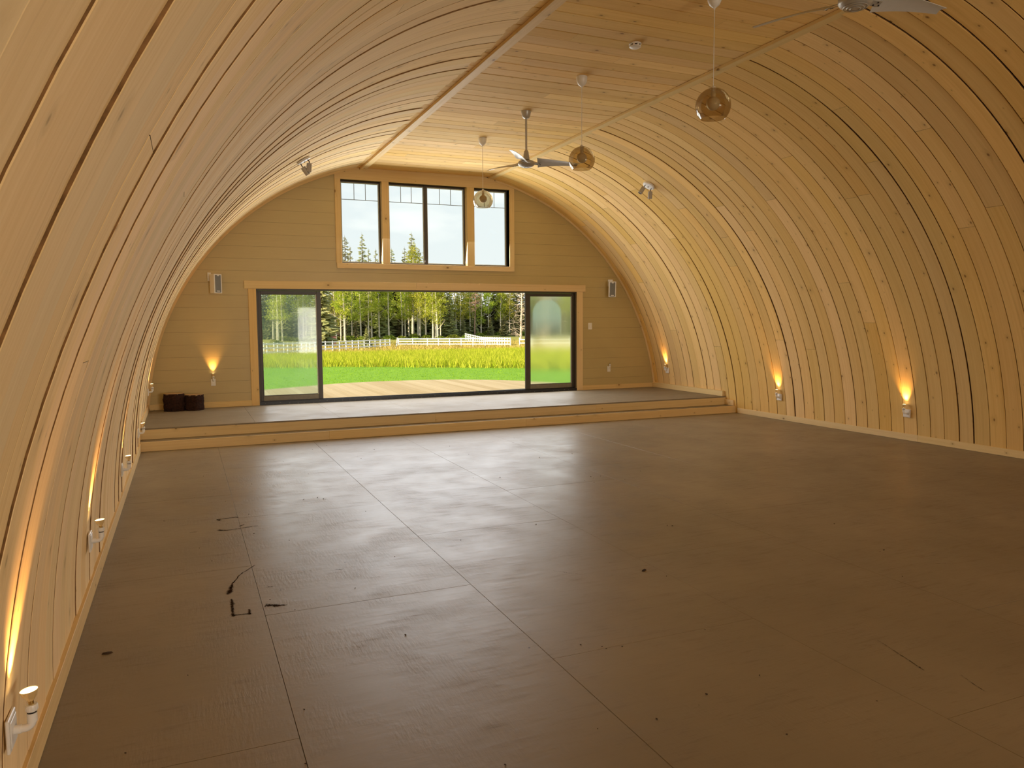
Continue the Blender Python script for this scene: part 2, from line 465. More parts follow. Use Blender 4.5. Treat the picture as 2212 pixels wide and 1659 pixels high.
# ------------------------------------------------------------------ mesh builder
class MB:
    def __init__(self):
        self.v = []; self.f = []; self.uv = []; self.mi = []; self.rn = []

    def add(self, vs, fs, uvs=None, mi=0, rnd=None):
        b = len(self.v)
        self.v.extend([tuple(p) for p in vs])
        r = rnd if rnd is not None else (random.random(), random.random(), random.random())
        for i, f in enumerate(fs):
            self.f.append([b + k for k in f])
            self.uv.append(uvs[i] if uvs else [(0, 0)] * len(f))
            self.mi.append(mi)
            self.rn.append(r)

    def box(self, a, b, mi=0, rnd=None, M=None, bev=0.0):
        x0, y0, z0 = a; x1, y1, z1 = b
        L = [x1 - x0, y1 - y0, z1 - z0]
        ax = L.index(max(L))
        ou, ov = random.random() * 20, random.random() * 5
        k = bev
        if k <= 0:
            vs = [(x, y, z) for z in (z0, z1) for y in (y0, y1) for x in (x0, x1)]
            fs = [(0, 2, 3, 1), (4, 5, 7, 6), (0, 1, 5, 4), (2, 6, 7, 3), (0, 4, 6, 2), (1, 3, 7, 5)]
        else:
            vs = []
            idx = {}
            for sz in (0, 1):
                for sy in (0, 1):
                    for sx in (0, 1):
                        c = [(x0, x1)[sx], (y0, y1)[sy], (z0, z1)[sz]]
                        sg = [1 - 2 * sx, 1 - 2 * sy, 1 - 2 * sz]
                        for a_ in range(3):
                            p = list(c)
                            for q in range(3):
                                if q != a_:
                                    p[q] += sg[q] * k
                            idx[(sx, sy, sz, a_)] = len(vs)
                            vs.append(tuple(p))
            fs = []
            for a_ in range(3):
                o1, o2 = (a_ + 1) % 3, (a_ + 2) % 3
                for s in (0, 1):
                    q = []
                    for (p1, p2) in ((0, 0), (1, 0), (1, 1), (0, 1)):
                        t_ = [0, 0, 0]; t_[a_] = s; t_[o1] = p1; t_[o2] = p2
                        q.append(idx[(*t_, a_)])
                    fs.append(q if s else q[::-1])
            for a_ in range(3):
                o1, o2 = (a_ + 1) % 3, (a_ + 2) % 3
                for p1 in (0, 1):
                    for p2 in (0, 1):
                        q = []
                        for s, w in ((0, o1), (1, o1), (1, o2), (0, o2)):
                            t_ = [0, 0, 0]; t_[a_] = s; t_[o1] = p1; t_[o2] = p2
                            q.append(idx[(*t_, w)])
                        fs.append(q if (p1 == p2) else q[::-1])
            for sz in (0, 1):
                for sy in (0, 1):
                    for sx in (0, 1):
                        q = [idx[(sx, sy, sz, a_)] for a_ in range(3)]
                        fs.append(q if (sx + sy + sz) % 2 else q[::-1])
        def uvof(p):
            o_ = [q for q in range(3) if q != ax]
            return (p[ax] + ou, p[o_[0]] + p[o_[1]] + ov)
        uvs = [[uvof(vs[i]) for i in f] for f in fs]
        if M is not None:
            vs = [M @ Vector(p) for p in vs]
        self.add(vs, fs, uvs, mi, rnd)

    def tube(self, pts, rad, n=10, mi=0, rnd=None, caps=True):
        pts = [Vector(p) for p in pts]
        if not hasattr(rad, '__len__'):
            rad = [rad] * len(pts)
        vs, fs, uvs = [], [], []
        ref = None
        u = 0.0
        us = []
        for i, p in enumerate(pts):
            d = (pts[min(i + 1, len(pts) - 1)] - pts[max(i - 1, 0)]).normalized()
            if ref is None:
                ref = Vector((0, 0, 1)) if abs(d.z) < 0.9 else Vector((1, 0, 0))
            a = (ref - d * ref.dot(d)).normalized()
            ref = a
            b = d.cross(a)
            if i:
                u += (p - pts[i - 1]).length
            us.append(u)
            for k in range(n):
                t = 2 * PI * k / n
                vs.append(p + (a * math.cos(t) + b * math.sin(t)) * rad[i])
        for i in range(len(pts) - 1):
            for k in range(n):
                k2 = (k + 1) % n
                fs.append((i * n + k, i * n + k2, (i + 1) * n + k2, (i + 1) * n + k))
                w = 2 * PI * rad[i] / n
                uvs.append([(us[i], k * w), (us[i], (k + 1) * w), (us[i + 1], (k + 1) * w), (us[i + 1], k * w)])
        if caps:
            fs.append(tuple(range(n))[::-1]); uvs.append([(0, 0)] * n)
            fs.append(tuple((len(pts) - 1) * n + k for k in range(n))); uvs.append([(0, 0)] * n)
        self.add(vs, fs, uvs, mi, rnd)

    def lathe(self, prof, n=24, M=None, mi=0, caps=True):
        """prof: (r, z) pairs along local z"""
        vs, fs = [], []
        for (r, z) in prof:
            for k in range(n):
                t = 2 * PI * k / n
                vs.append(Vector((r * math.cos(t), r * math.sin(t), z)))
        for i in range(len(prof) - 1):
            for k in range(n):
                k2 = (k + 1) % n
                fs.append((i * n + k, i * n + k2, (i + 1) * n + k2, (i + 1) * n + k))
        if caps:
            fs.append(tuple(range(n))[::-1])
            fs.append(tuple((len(prof) - 1) * n + k for k in range(n)))
        if M is not None:
            vs = [M @ p for p in vs]
        self.add(vs, fs, None, mi)

    def build(self, name, mats, parent=None, smooth=None):
        me = bpy.data.meshes.new(name)
        me.from_pydata(self.v, [], self.f)
        if not isinstance(mats, (list, tuple)):
            mats = [mats]
        for m in mats:
            me.materials.append(m)
        me.polygons.foreach_set('material_index', self.mi)
        uvl = me.uv_layers.new(name='UVMap')
        flat = [c for f in self.uv for p in f for c in p]
        uvl.data.foreach_set('uv', flat)
        ca = me.color_attributes.new('rnd', 'FLOAT_COLOR', 'CORNER')
        cols = []
        for f, r in zip(self.f, self.rn):
            cols.extend((r[0], r[1], r[2], 1.0) * len(f))
        ca.data.foreach_set('color', cols)
        if smooth is not None:
            me.shade_smooth()
            me.set_sharp_from_angle(angle=math.radians(smooth))
        me.update()
        o = bpy.data.objects.new(name, me)
        COL.objects.link(o)
        if parent is not None:
            o.parent = parent
        return o


def tag(o, label=None, cat=None, group=None, kind=None):
    if label: o['label'] = label
    if cat: o['category'] = cat
    if group: o['group'] = group
    if kind: o['kind'] = kind
    return o


def empty(name, loc=(0, 0, 0), rz=0.0):
    o = bpy.data.objects.new(name, None)
    o.empty_display_size = 0.1
    COL.objects.link(o)
    o.location = loc
    o.rotation_euler = (0, 0, rz)
    return o


def copy_tree(o, parent=None):
    c = o.copy()
    COL.objects.link(c)
    if parent is not None:
        c.parent = parent
    for ch in list(o.children):
        copy_tree(ch, c)
    return c


# ------------------------------------------------------------------ hall shell
def left_pt(a, off=0.0):
    r = 4.525 - off
    return (3.924 - r * math.cos(a), 0.036 + r * math.sin(a))


def right_pt(a, off=0.0):
    r = 4.523 + 0.125 * (1 - math.sin(max(a, 0))) ** 2 - off
    return (4.639 + r * math.cos(a), -0.016 + r * math.sin(a))


A0, A1 = -0.035, 1.3775
PITCH_B = 0.2085


def curved_wall(name, fn, mat, rough_off, wide_gap, joints, flip):
    m = MB()
    y = 5.96 - PITCH_B * 72
    NS = 44
    ch = 0.004 if flip else 0.002
    rs = random.Random(21 if flip else 8)
    while y < YB:
        y0, y1 = max(y, YR), min(y + PITCH_B, YB)
        if y1 - y0 > 0.01:
            ob = max(-0.004, rs.gauss(0, rough_off))
            if rs.random() < wide_gap:
                g0 = rs.uniform(0.006, 0.012); ob += rs.uniform(0.004, 0.012) * (1.3 if not flip else 1)
            else:
                g0 = rs.uniform(0.0018, 0.0045) if flip else rs.uniform(0.0016, 0.0042)
            ph = rs.uniform(0, 1)
            cuts = [A0]
            if rs.random() < joints:
                cuts.append(rs.uniform(0.25, 1.1))
            cuts.append(A1)
            for ci in range(len(cuts) - 1):
                a_s, a_e = cuts[ci] + (0.0003 if ci else 0), cuts[ci + 1] - 0.0003
                ns = max(4, int(NS * (a_e - a_s) / (A1 - A0)))
                rnd = (rs.random(), rs.random(), rs.random())
                uo = rs.uniform(0, 30)
                vs, fs, uvs = [], [], []
                tilt = rs.gauss(0, rough_off * 0.5)
                for i in range(ns + 1):
                    a = a_s + (a_e - a_s) * i / ns
                    g = g0 * (0.6 + 0.8 * math.sin(PI * (i / ns + ph)) ** 2)
                    bow = 0.5 * rough_off * math.sin(PI * 2 * i / ns + ph * 6)
                    prof = [(y0 + g, ob - 0.014), (y0 + g, ob - ch + bow), (y0 + g + ch, ob + bow), ((y0 + y1) / 2, ob + bow + tilt * .5), (y1 - g - ch, ob + bow + tilt), (y1 - g, ob - ch + bow + tilt), (y1 - g, ob - 0.014)]
                    for (yy, of) in prof:
                        px, pz = fn(a, of)
                        vs.append((px, yy, pz))
                K = 7
                for i in range(ns):
                    ua, ub = uo + 4.52 * (a_s + (a_e - a_s) * i / ns), uo + 4.52 * (a_s + (a_e - a_s) * (i + 1) / ns)
                    for k in range(K - 1):
                        q = (i * K + k, i * K + k + 1, (i + 1) * K + k + 1, (i + 1) * K + k)
                        va, vb = vs[i * K + k][1], vs[i * K + k + 1][1]
                        u_ = [(ua, va), (ua, vb), (ub, vb), (ub, va)]
                        if flip:
                            q = q[::-1]; u_ = u_[::-1]
                        fs.append(q); uvs.append(u_)
                nf = K - 1
                inner = [q for q in range(len(fs)) if 0 < q % nf < nf - 1]
                sides = [q for q in range(len(fs)) if not 0 < q % nf < nf - 1]
                m.add(vs, [fs[q] for q in inner], [uvs[q] for q in inner], 0, rnd)
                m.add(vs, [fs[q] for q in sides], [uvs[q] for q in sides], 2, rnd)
        y += PITCH_B
    # backing sheathing behind the boards
    vs, fs = [], []
    for i in range(41):
        a = A0 - 0.02 + (A1 + 0.03 - A0) * i / 40
        for yy in (YR - 0.1, YB + 0.12):
            px, pz = fn(a, -0.024)
            vs.append((px, yy, pz))
    for i in range(40):
        fs.append((2 * i, 2 * i + 1, 2 * i + 3, 2 * i + 2))
    m.add(vs, fs, None, 1)
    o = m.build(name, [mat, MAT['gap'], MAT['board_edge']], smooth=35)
    return tag(o, kind='structure')


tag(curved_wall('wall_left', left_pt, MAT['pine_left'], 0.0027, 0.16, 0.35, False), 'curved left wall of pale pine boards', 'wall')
tag(curved_wall('wall_right', right_pt, MAT['pine'], 0.0012, 0.05, 0.75, True), 'curved right wall of knotty pine boards', 'wall')

ZC = 4.45
m = MB()
y = 7.117 - 0.2043 * 79
while y < YB:
    y0, y1 = max(y, YR), min(y + 0.2043, YB)
    if y1 - y0 > 0.01:
        g = 0.0022 + (0.005 if random.random() < 0.12 else 0) * random.random()
        o_ = random.gauss(0, 0.0012)
        xs = [2.86, random.uniform(3.4, 5.1), 5.68] if random.random() < 0.35 else [2.86, 5.68]
        for j in range(len(xs) - 1):
            a, b = xs[j] + 0.0005, xs[j + 1] - 0.0005
            uo = random.uniform(0, 30)
            vs, fs, uvs = [], [], []
            prof = [(y0 + g, 0.014), (y0 + g, 0.004), (y0 + g + 0.004, 0), (y1 - g - 0.004, 0), (y1 - g, 0.004), (y1 - g, 0.014)]
            for xx in (a, b):
                for (yy, of) in prof:
                    vs.append((xx, yy, ZC + of + o_))
            for k in range(5):
                fs.append((k, k + 1, 6 + k + 1, 6 + k)[::-1])
                uvs.append([(a + uo, prof[k][0]), (a + uo, prof[k + 1][0]), (b + uo, prof[k + 1][0]), (b + uo, prof[k][0])][::-1])
            m.add(vs, fs, uvs, 0)
    y += 0.2043
m.box((2.80, YR - 0.1, ZC + 0.016), (5.74, YB + 0.12, ZC + 0.05), 1)
tag(m.build('ceiling', [MAT['pine'], MAT['gap']], smooth=35), 'flat pine board strip of ceiling along the ridge', 'ceiling', kind='structure')

# floor: painted plywood sheets
xe = [-0.92, 0.375, 1.655, 2.935, 4.215, 5.495, 6.775, 8.055, 9.335]
seam0 = [8.0, 7.0, 5.80, 7.03, 5.37, 6.8, 5.5, 7.4]
m = MB()
for i in range(8):
    ys = [YR - 0.05] + [s for s in [seam0[i] + 2.44 * k for k in range(-8, 4)] if YR < s < 11.5] + [11.5]
    for j in range(len(ys) - 1):
        g = 0.0006 + 0.0008 * random.random()
        dz = random.uniform(-0.0008, 0.0)
        a, b = (xe[i] + g, ys[j] + g, -0.03), (xe[i + 1] - g, ys[j + 1] - g, dz)
        m.box(a, b, 0, bev=0.001)
m.box((-0.95, YR - 0.1, -0.12), (9.4, 11.5, -0.012), 1)


def ribbon(pts, widths, strength, z=0.0006):
    P = [Vector((p[0], p[1], z)) for p in pts]
    vs, fs = [], []
    for i, p in enumerate(P):
        d = (P[min(i + 1, len(P) - 1)] - P[max(i - 1, 0)]).normalized()
        nrm = Vector((-d.y, d.x, 0))
        w = widths[i] if hasattr(widths, '__len__') else widths
        vs += [p + nrm * w / 2, p - nrm * w / 2]
    for i in range(len(P) - 1):
        fs.append((2 * i, 2 * i + 1, 2 * i + 3, 2 * i + 2)[::-1])
    # uv.y runs across the smear
    m.add(vs, fs, [[(0, 0), (0, 1), (1, 1), (1, 0)][::-1]] * len(fs), 2, (strength, 0, 0))


def densify(pts, n=4):
    out = []
    for a, b in zip(pts[:-1], pts[1:]):
        for k in range(n):
            t = k / n
            out.append((a[0] + (b[0] - a[0]) * t + random.gauss(0, .0015), a[1] + (b[1] - a[1]) * t + random.gauss(0, .0015)))
    return out + [pts[-1]]


ribbon(densify([(0.20, 7.02), (0.363, 7.042), (0.378, 7.02)]), 0.030, 0.9)
ribbon([(0.20, 7.015), (0.222, 7.0), (0.235, 6.96)], [0.03, 0.04, 0.01], 0.9)
ribbon([(0.19, 6.655), (0.21, 6.652), (0.254, 6.615), (0.30, 6.622)], [0.02, 0.06, 0.05, 0.02], 0.9)
ribbon(densify([(0.254, 6.615), (0.371, 6.632), (0.446, 6.653), (0.513, 6.659)]), 0.03, 0.75)
ribbon([(0.368, 6.704), (0.39, 6.73), (0.413, 6.757)], [0.045, 0.03, 0.02], 0.8)
ribbon(densify([(0.400, 5.565), (0.388, 5.545), (0.328, 5.452), (0.286, 5.386), (0.253, 5.281), (0.232, 5.231)], 3), 0.012, 1.0)
ribbon([(0.253, 5.281), (0.228, 5.221), (0.216, 5.14), (0.205, 5.06), (0.192, 5.02)], [0.008, 0.018, 0.040, 0.052, 0.03], 1.0)
ribbon(densify([(0.208, 4.93), (0.208, 4.80), (0.203, 4.72), (0.200, 4.62)], 3), [0.02, 0.035, 0.045, 0.04, 0.035, 0.03, 0.03, 0.032, 0.04, 0.04], 0.85)
ribbon(densify([(0.201, 4.640), (0.252, 4.635), (0.300, 4.628)], 3), 0.022, 0.95)
ribbon([(0.296, 4.615), (0.293, 4.65), (0.296, 4.70)], [0.03, 0.03, 0.02], 0.9)
ribbon([(0.388, 4.705), (0.405, 4.722), (0.430, 4.715), (0.457, 4.695), (0.485, 4.690), (0.515, 4.685)], [0.02, 0.075, 0.06, 0.06, 0.04, 0.015], 0.95)
ribbon([(0.424, 5.05), (0.45, 5.058), (0.485, 5.049)], [0.01, 0.035, 0.01], 0.5)
ribbon([(0.453, 4.985), (0.49, 4.972), (0.535, 4.966)], [0.01, 0.045, 0.01], 0.35)
ribbon([(0.890, 5.225), (0.925, 5.225), (0.96, 5.222)], [0.015, 0.045, 0.015], 0.45)
ribbon([(3.33, 2.86), (3.287, 2.681), (3.243, 2.508)], [0.006, 0.014, 0.02], 0.6)
ribbon([(3.36, 2.40), (3.33, 2.32), (3.31, 2.25)], [0.006, 0.012, 0.012], 0.5)
ribbon([(2.262, 4.584), (2.33, 4.51), (2.398, 4.438)], [0.008, 0.014, 0.01], 0.45)
ribbon([(4.75, 3.62), (4.80, 3.60), (4.86, 3.56)], [0.02, 0.03, 0.02], 0.35)
ribbon([(-0.02, 6.66), (0.02, 6.67), (0.05, 6.68)], [0.015, 0.04, 0.01], 0.6)
tag(m.build('floor', [MAT['floor_paint'], MAT['gap'], MAT['stain']]), 'brown grey painted plywood floor of the hall', 'floor', kind='structure')

# raised platform at the far end
ZD, Z1, YS1, YS2 = 0.28, 0.127, 11.2057, 11.4777
m = MB()
pe = [-0.75, 0.9, 2.12, 3.34, 4.56, 5.78, 7.0, 8.22, 9.32]
for i in range(8):
    ys = [YS2 - 0.006, 12.45 + 0.3 * (i % 2) * 1.6, YB + 0.02]
    for j in range(2):
        m.box((pe[i] + 0.001, ys[j] + 0.001, ZD - 0.02), (pe[i + 1] - 0.001, ys[j + 1] - 0.001, ZD), 0, bev=0.001)
m.box((-0.75, YS2 + 0.01, 0.0), (9.32, YB + 0.02, ZD - 0.021), 1)
m.box((-0.75, YS1 + 0.022, Z1 - 0.02), (9.32, YS2 + 0.02, Z1 - 0.002), 0)
m.box((-0.75, YS1 + 0.03, 0.0), (9.32, YS2 + 0.02, Z1 - 0.021), 1)
tag(m.build('floor_platform', [MAT['platform_paint'], MAT['gap']]), 'raised painted platform at the far end of the hall', 'platform', kind='structure')

TRIM_N = [0]


def trim(builder, label, mats=None, name=None, smooth=None):
    TRIM_N[0] += 1
    mm = MB()
    builder(mm)
    o = mm.build(name or 'trim_%d' % TRIM_N[0], mats or MAT['pine_trim'], smooth=smooth)
    return tag(o, label, 'trim', kind='structure')


def riser1(mm):
    for a, b in ((-0.72, 1.9), (1.9, 5.05), (5.05, 9.3)):
        mm.box((a + .0006, YS1, 0.001), (b - .0006, YS1 + 0.022, Z1), 0, bev=0.0015)


def riser2(mm):
    for a, b in ((-0.72, 3.6), (3.6, 6.5), (6.5, 9.3)):
        mm.box((a + .0006, YS2, Z1 - 0.001), (b - .0006, YS2 + 0.022, ZD - 0.001), 0, bev=0.0015)


trim(riser1, 'lower pine riser board of the platform step')
trim(riser2, 'upper pine riser board of the platform edge')
trim(lambda mm: mm.box((2.998, YR, 4.413), (3.10, YB - 0.02, 4.4475), 0, bev=0.002), 'pine batten along the left edge of the flat ceiling')
trim(lambda mm: mm.box((5.4545, YR, 4.413), (5.56, YB - 0.02, 4.4475), 0, bev=0.002), 'pine batten along the right edge of the flat ceiling')


def arch_strip(fn, flip):
    def bld(mm):
        N = 48
        vs, fs, uvs = [], [], []
        for i in range(N + 1):
            a = 0.062 + (1.362 - 0.062) * i / N
            for (yy, of) in ((YB - 0.001, -0.02), (YB - 0.03, -0.02), (YB - 0.03, 0.036), (YB - 0.001, 0.036)):
                px, pz = fn(a, of)
                vs.append((px, yy, pz))
        for i in range(N):
            for k in range(4):
                k2 = (k + 1) % 4
                q = (i * 4 + k, i * 4 + k2, (i + 1) * 4 + k2, (i + 1) * 4 + k)
                fs.append(q if flip else q[::-1])
                u0, u1 = 4.5 * i / N * 1.3, 4.5 * (i + 1) / N * 1.3
                uvs.append([(u0, k * .04), (u0, k * .04 + .04), (u1, k * .04 + .04), (u1, k * .04)])
        mm.add(vs, fs, uvs)
    return bld


trim(arch_strip(left_pt, False), 'thin curved pine strip where the left wall meets the gable', smooth=35)
trim(arch_strip(right_pt, True), 'thin curved pine strip where the right wall meets the gable', smooth=35)

# baseboards
trim(lambda mm: [mm.box((-0.606, a, 0.001), (-0.581, b - .001, 0.108), 0, bev=0.002) for a, b in ((YR, 1.2), (1.2, 6.3), (6.3, YS1 - 0.002))], 'pine baseboard along the left wall', name='baseboard_left')
trim(lambda mm: [mm.box((9.268, a, 0.001), (9.292, b - .001, 0.094), 0, bev=0.002) for a, b in ((YR, 3.0), (3.0, 7.4), (7.4, YS1 - 0.05))], 'pine baseboard along the right wall', name='baseboard_right')
trim(lambda mm: mm.box((-0.60, YS2 + 0.03, ZD + .001), (-0.566, YB - 0.002, ZD + 0.10), 0, bev=0.002), 'pine baseboard along the left side of the platform', name='baseboard_left_platform')
trim(lambda mm: (mm.box((9.200, YS2 + 0.02, ZD + .001), (9.26, YB - 0.002, ZD + 0.10), 0, bev=0.002), mm.box((9.235, YS1 + 0.03, Z1 + .001), (9.28, YS2 - 0.002, Z1 + 0.10), 0, bev=0.002)), 'stepped pine baseboard on the right side of the platform', name='baseboard_right_platform')
trim(lambda mm: (mm.box((-0.56, YB - 0.02, ZD + .001), (1.037, YB - 0.001, ZD + 0.092), 0, bev=0.002), mm.box((7.509, YB - 0.02, ZD + .001), (9.2, YB - 0.001, ZD + 0.092), 0, bev=0.002)), 'pine baseboard along the gable wall', name='baseboard_back')


# gable walls
def arch_x(z):
    zl = min(max(z - 0.036, -0.2), 4.5)
    xl = 3.924 - math.sqrt(4.525 ** 2 - zl ** 2)
    zr = min(max(z + 0.016, -0.2), 4.5)
    s = zr / 4.523
    r = 4.523 + 0.125 * (1 - max(s, 0)) ** 2
    xr = 4.639 + math.sqrt(max(r ** 2 - zr ** 2, 0.01))
    return xl, xr


def gable(name, yp, sgn, openings, zbase, label):
    """sgn = -1: boards face -y"""
    mm = MB()
    rows = [zbase] + [0.516 + 0.2077 * k for k in range(-3, 20)]
    rows = sorted(r for r in rows if r >= zbase)
    rows = [r for r in rows if r < ZC + 0.02] + [ZC + 0.03]
    edges = sorted({e for op in openings for e in op[2:]})
    for j in range(len(rows) - 1):
        za, zb = rows[j] + 0.0010, rows[j + 1] - 0.0010
        cuts = [za] + [e_ for e_ in edges if za < e_ < zb] + [zb]
        rnd = (random.random(), random.random(), random.random())
        for k in range(len(cuts) - 1):
            z0, z1 = cuts[k], cuts[k + 1]
            zm = (z0 + z1) / 2
            spans = [[None, None]]
            for (a, b, c, d) in openings:
                if c < zm < d:
                    new = []
                    for s0, s1 in spans:
                        new += [[s0, a], [b, s1]]
                    spans = new
            l0, r0 = arch_x(z0); l1, r1 = arch_x(z1)
            if z0 > 4.3:
                l1, r1 = l0, r0
            for s0, s1 in spans:
                p = [(l0 - .02 if s0 is None else s0, z0), (r0 + .02 if s1 is None else s1, z0), (r1 + .02 if s1 is None else s1, z1), (l1 - .02 if s0 is None else s0, z1)]
                if p[1][0] - p[0][0] < 0.01:
                    continue
                vs = [(q[0], yp, q[1]) for q in p]
                f = (0, 1, 2, 3) if sgn < 0 else (3, 2, 1, 0)
                vs += [(q[0], yp - sgn * 0.012, q[1]) for q in p]
                fs = [f, (0, 4, 5, 1), (3, 2, 6, 7), (0, 3, 7, 4), (1, 5, 6, 2)]
                mm.add(vs, fs, None, 0, rnd)
    # sheathing behind, split round the openings
    zz = sorted({-0.05, ZC + 0.05} | set(edges) | set(np.linspace(0.3, 4.4, 12)))
    for k in range(len(zz) - 1):
        z0, z1 = zz[k], zz[k + 1]
        zm = (z0 + z1) / 2
        spans = [[None, None]]
        for (a, b, c, d) in openings:
            if c < zm < d:
                spans = [s for s0, s1 in spans for s in ([s0, a], [b, s1])]
        l0, r0 = arch_x(z0)
        for s0, s1 in spans:
            a = l0 - .03 if s0 is None else s0
            b = r0 + .03 if s1 is None else s1
            ya, yb = sorted((yp - sgn * 0.012, yp - sgn * 0.16))
            mm.box((a, ya, z0), (b, yb, z1), 1)
    return tag(mm.build(name, [MAT['shiplap'], MAT['gap']]), label, 'wall', kind='structure')


DL, DR, DH = 1.167, 7.3725, 2.2899
WL, WR, WB, WT = 2.648, 5.8947, 2.7609, 4.2345
gable('wall_back', YB, -1, [(DL, DR, -1.0, DH), (WL, WR, WB, WT)], 0.27, 'cream painted shiplap gable wall with doors and clerestory')
gable('wall_front', YR, 1, [(4.7, 8.3, -1.0, 2.45)], 0.0, 'cream painted shiplap gable wall behind the viewpoint')


# door casing
def casing(mm):
    mm.box((1.038, YB - 0.021, ZD + .001), (DL, YB - 0.0005, DH - .0008), 0, bev=0.002)
    mm.box((DR, YB - 0.021, ZD + .001), (7.508, YB - 0.0005, DH - .0008), 0, bev=0.002)
    mm.box((0.975, YB - 0.028, DH), (4.0, YB - 0.0005, 2.4244), 0, bev=0.002)
    mm.box((4.001, YB - 0.028, DH), (7.565, YB - 0.0005, 2.4244), 0, bev=0.002)


trim(casing, 'pine casing boards round the wide doorway')


def win_casing(mm):
    mm.box((2.545, YB - 0.021, WB + .0008), (WL, YB - 0.0005, WT - .0004), 0, bev=0.002)
    mm.box((WR, YB - 0.021, WB + .0008), (5.995, YB - 0.0005, WT - .0004), 0, bev=0.002)
    mm.box((3.388, YB - 0.021, WB + .0008), (3.518, YB - 0.0005, WT - .0008), 0, bev=0.002)
    mm.box((5.022, YB - 0.021, WB + .0008), (5.168, YB - 0.0005, WT - .0008), 0, bev=0.002)
    mm.box((2.555, YB - 0.026, 2.6677), (5.99, YB - 0.0005, WB), 0, bev=0.002)
    # head board, its corners cut to the arch
    pts = [(2.545, WT), (5.995, WT)]
    top = []
    for x in np.linspace(5.995, 5.5, 7):
        s = x - 4.639
        top.append((float(x), -0.016 + math.sqrt(4.523 ** 2 - s ** 2) - 0.004))
    top += [(5.40, 4.448), (3.10, 4.448)]
    for x in np.linspace(3.02, 2.545, 7):
        s = 3.924 - x
        top.append((float(x), min(4.448, 0.036 + math.sqrt(4.525 ** 2 - s ** 2) - 0.004)))
    poly = pts + top
    n = len(poly)
    vs = [(p[0], YB - 0.021, p[1]) for p in poly] + [(p[0], YB - 0.0005, p[1]) for p in poly]
    fs = [tuple(range(n))] + [(i, n + i, n + (i + 1) % n, (i + 1) % n) for i in range(n)]
    uvs = [[(p[0], p[1]) for p in poly]] + [[(poly[i][0], 0), (poly[i][0], .02), (poly[(i + 1) % n][0], .02), (poly[(i + 1) % n][0], 0)] for i in range(n)]
    mm.add(vs, fs, uvs)


trim(win_casing, 'pine casing boards round the clerestory windows')


def reveal(mm):
    y0, y1 = YB + 0.0005, YB + 0.19
    mm.box((WL - .03, y0, WB - .02), (WR + .03, y1, WB - .0005), 0)
    mm.box((WL - .03, y0, WT + .0005), (WR + .03, y1, WT + .02), 0)
    for x in (WL - .02, WR, 3.388, 5.022):
        w = {3.388: 0.13, 5.022: 0.146}.get(x, 0.02)
        mm.box((x, y0, WB), (x + w, y1, WT), 0)


trim(reveal, 'pine lining boards of the clerestory window openings')


# ------------------------------------------------------------------ windows and doors
def window(i, x0, x1, label, meeting=None):
    root = empty('window_%d' % i, ((x0 + x1) / 2, YB + 0.13, WB))
    tag(root, label, 'window', kind='structure')
    cx = (x0 + x1) / 2
    fr = MB()
    a, b, h = x0 - cx + .002, x1 - cx - .002, WT - WB - .004
    t = 0.022
    for (p, q) in (((a, -.03, .002), (a + t, .03, h)), ((b - t, -.03, .002), (b, .03, h)), ((a + t, -.03, .002), (b - t, .03, .002 + t)), ((a + t, -.03, h - t), (b - t, .03, h))):
        fr.box(p, q, 0, bev=.002)
    if meeting:
        fr.box((meeting - cx - .028, -.045, .004), (meeting - cx + .028, .02, h - .002), 0, bev=.002)
    fr.build('window_frame', MAT['bronze'], root)
    sb = MB()
    spans = [(a + t, b - t)] if not meeting else [(a + t, meeting - cx - .028), (meeting - cx + .028, b - t)]
    for (p, q) in spans:
        w = 0.016
        for (c, d) in (((p, -.016, .002 + t), (p + w, .016, h - t)), ((q - w, -.016, .002 + t), (q, .016, h - t)), ((p + w, -.016, .002 + t), (q - w, .016, .002 + t + w)), ((p + w, -.016, h - t - w), (q - w, .016, h - t))):
            sb.box(c, d, 0, bev=.002)
    sb.build('sash', MAT['vinyl'], root)
    for (p, q) in spans:
        pn = MB()
        pn.box((p + .012, -.003, .03), (q - .012, .003, h - .03), 0)
        pane = pn.build('pane', MAT['window_glass'], root)
        gr = MB()
        zg = 3.905 - WB
        gr.box((p + .016, .0045, zg - .005), (q - .016, .0095, zg + .005), 0)
        for k in (0.355, 0.655):
            xx = p + (q - p) * k
            gr.box((xx - .005, .0045, zg + .0055), (xx + .005, .0095, h - .038), 0)
        gr.build('grid_bars', MAT['grid'], root)
    return root


window(1, WL, 3.388, 'left clerestory window with three small grid squares at its top')
window(2, 3.518, 5.022, 'double middle clerestory window with a dark meeting stile', 4.24)
window(3, 5.168, WR, 'right clerestory window with three small grid squares at its top')

m = MB()
y0, y1 = YB + 0.012, YB + 0.16
m.box((DL, y0, 2.262), (DR, y1, DH - .0005), 0, bev=.003)
m.box((DL, y0, ZD + .053), (DL + .03, y1, 2.262), 0, bev=.003)
m.box((DR - .03, y0, ZD + .053), (DR, y1, 2.262), 0, bev=.003)
m.box((DL, YB - 0.014, ZD - .02), (DR, y0 - .0005, ZD + .050), 1)
m.box((DL, y0, ZD - .03), (DR, y1 + .02, ZD + .052), 1)
for k in range(3):
    m.box((DL + .03, YB + .035 + .045 * k, ZD + .052), (DR - .03, YB + .043 + .045 * k, ZD + .062), 1)
for k in range(46):
    x = DL + 0.1 + k * 0.132 + random.uniform(-.03, .03)
    z = ZD + random.uniform(.004, .040)
    m.box((x, YB - .0165, z), (x + random.uniform(.008, .022), YB - .0138, z + random.uniform(.004, .010)), 2)
tag(m.build('door_frame', [MAT['bronze'], MAT['black_track'], MAT['grey_grille']]), 'dark bronze frame and black track of the wide sliding doorway', 'door frame', kind='structure')


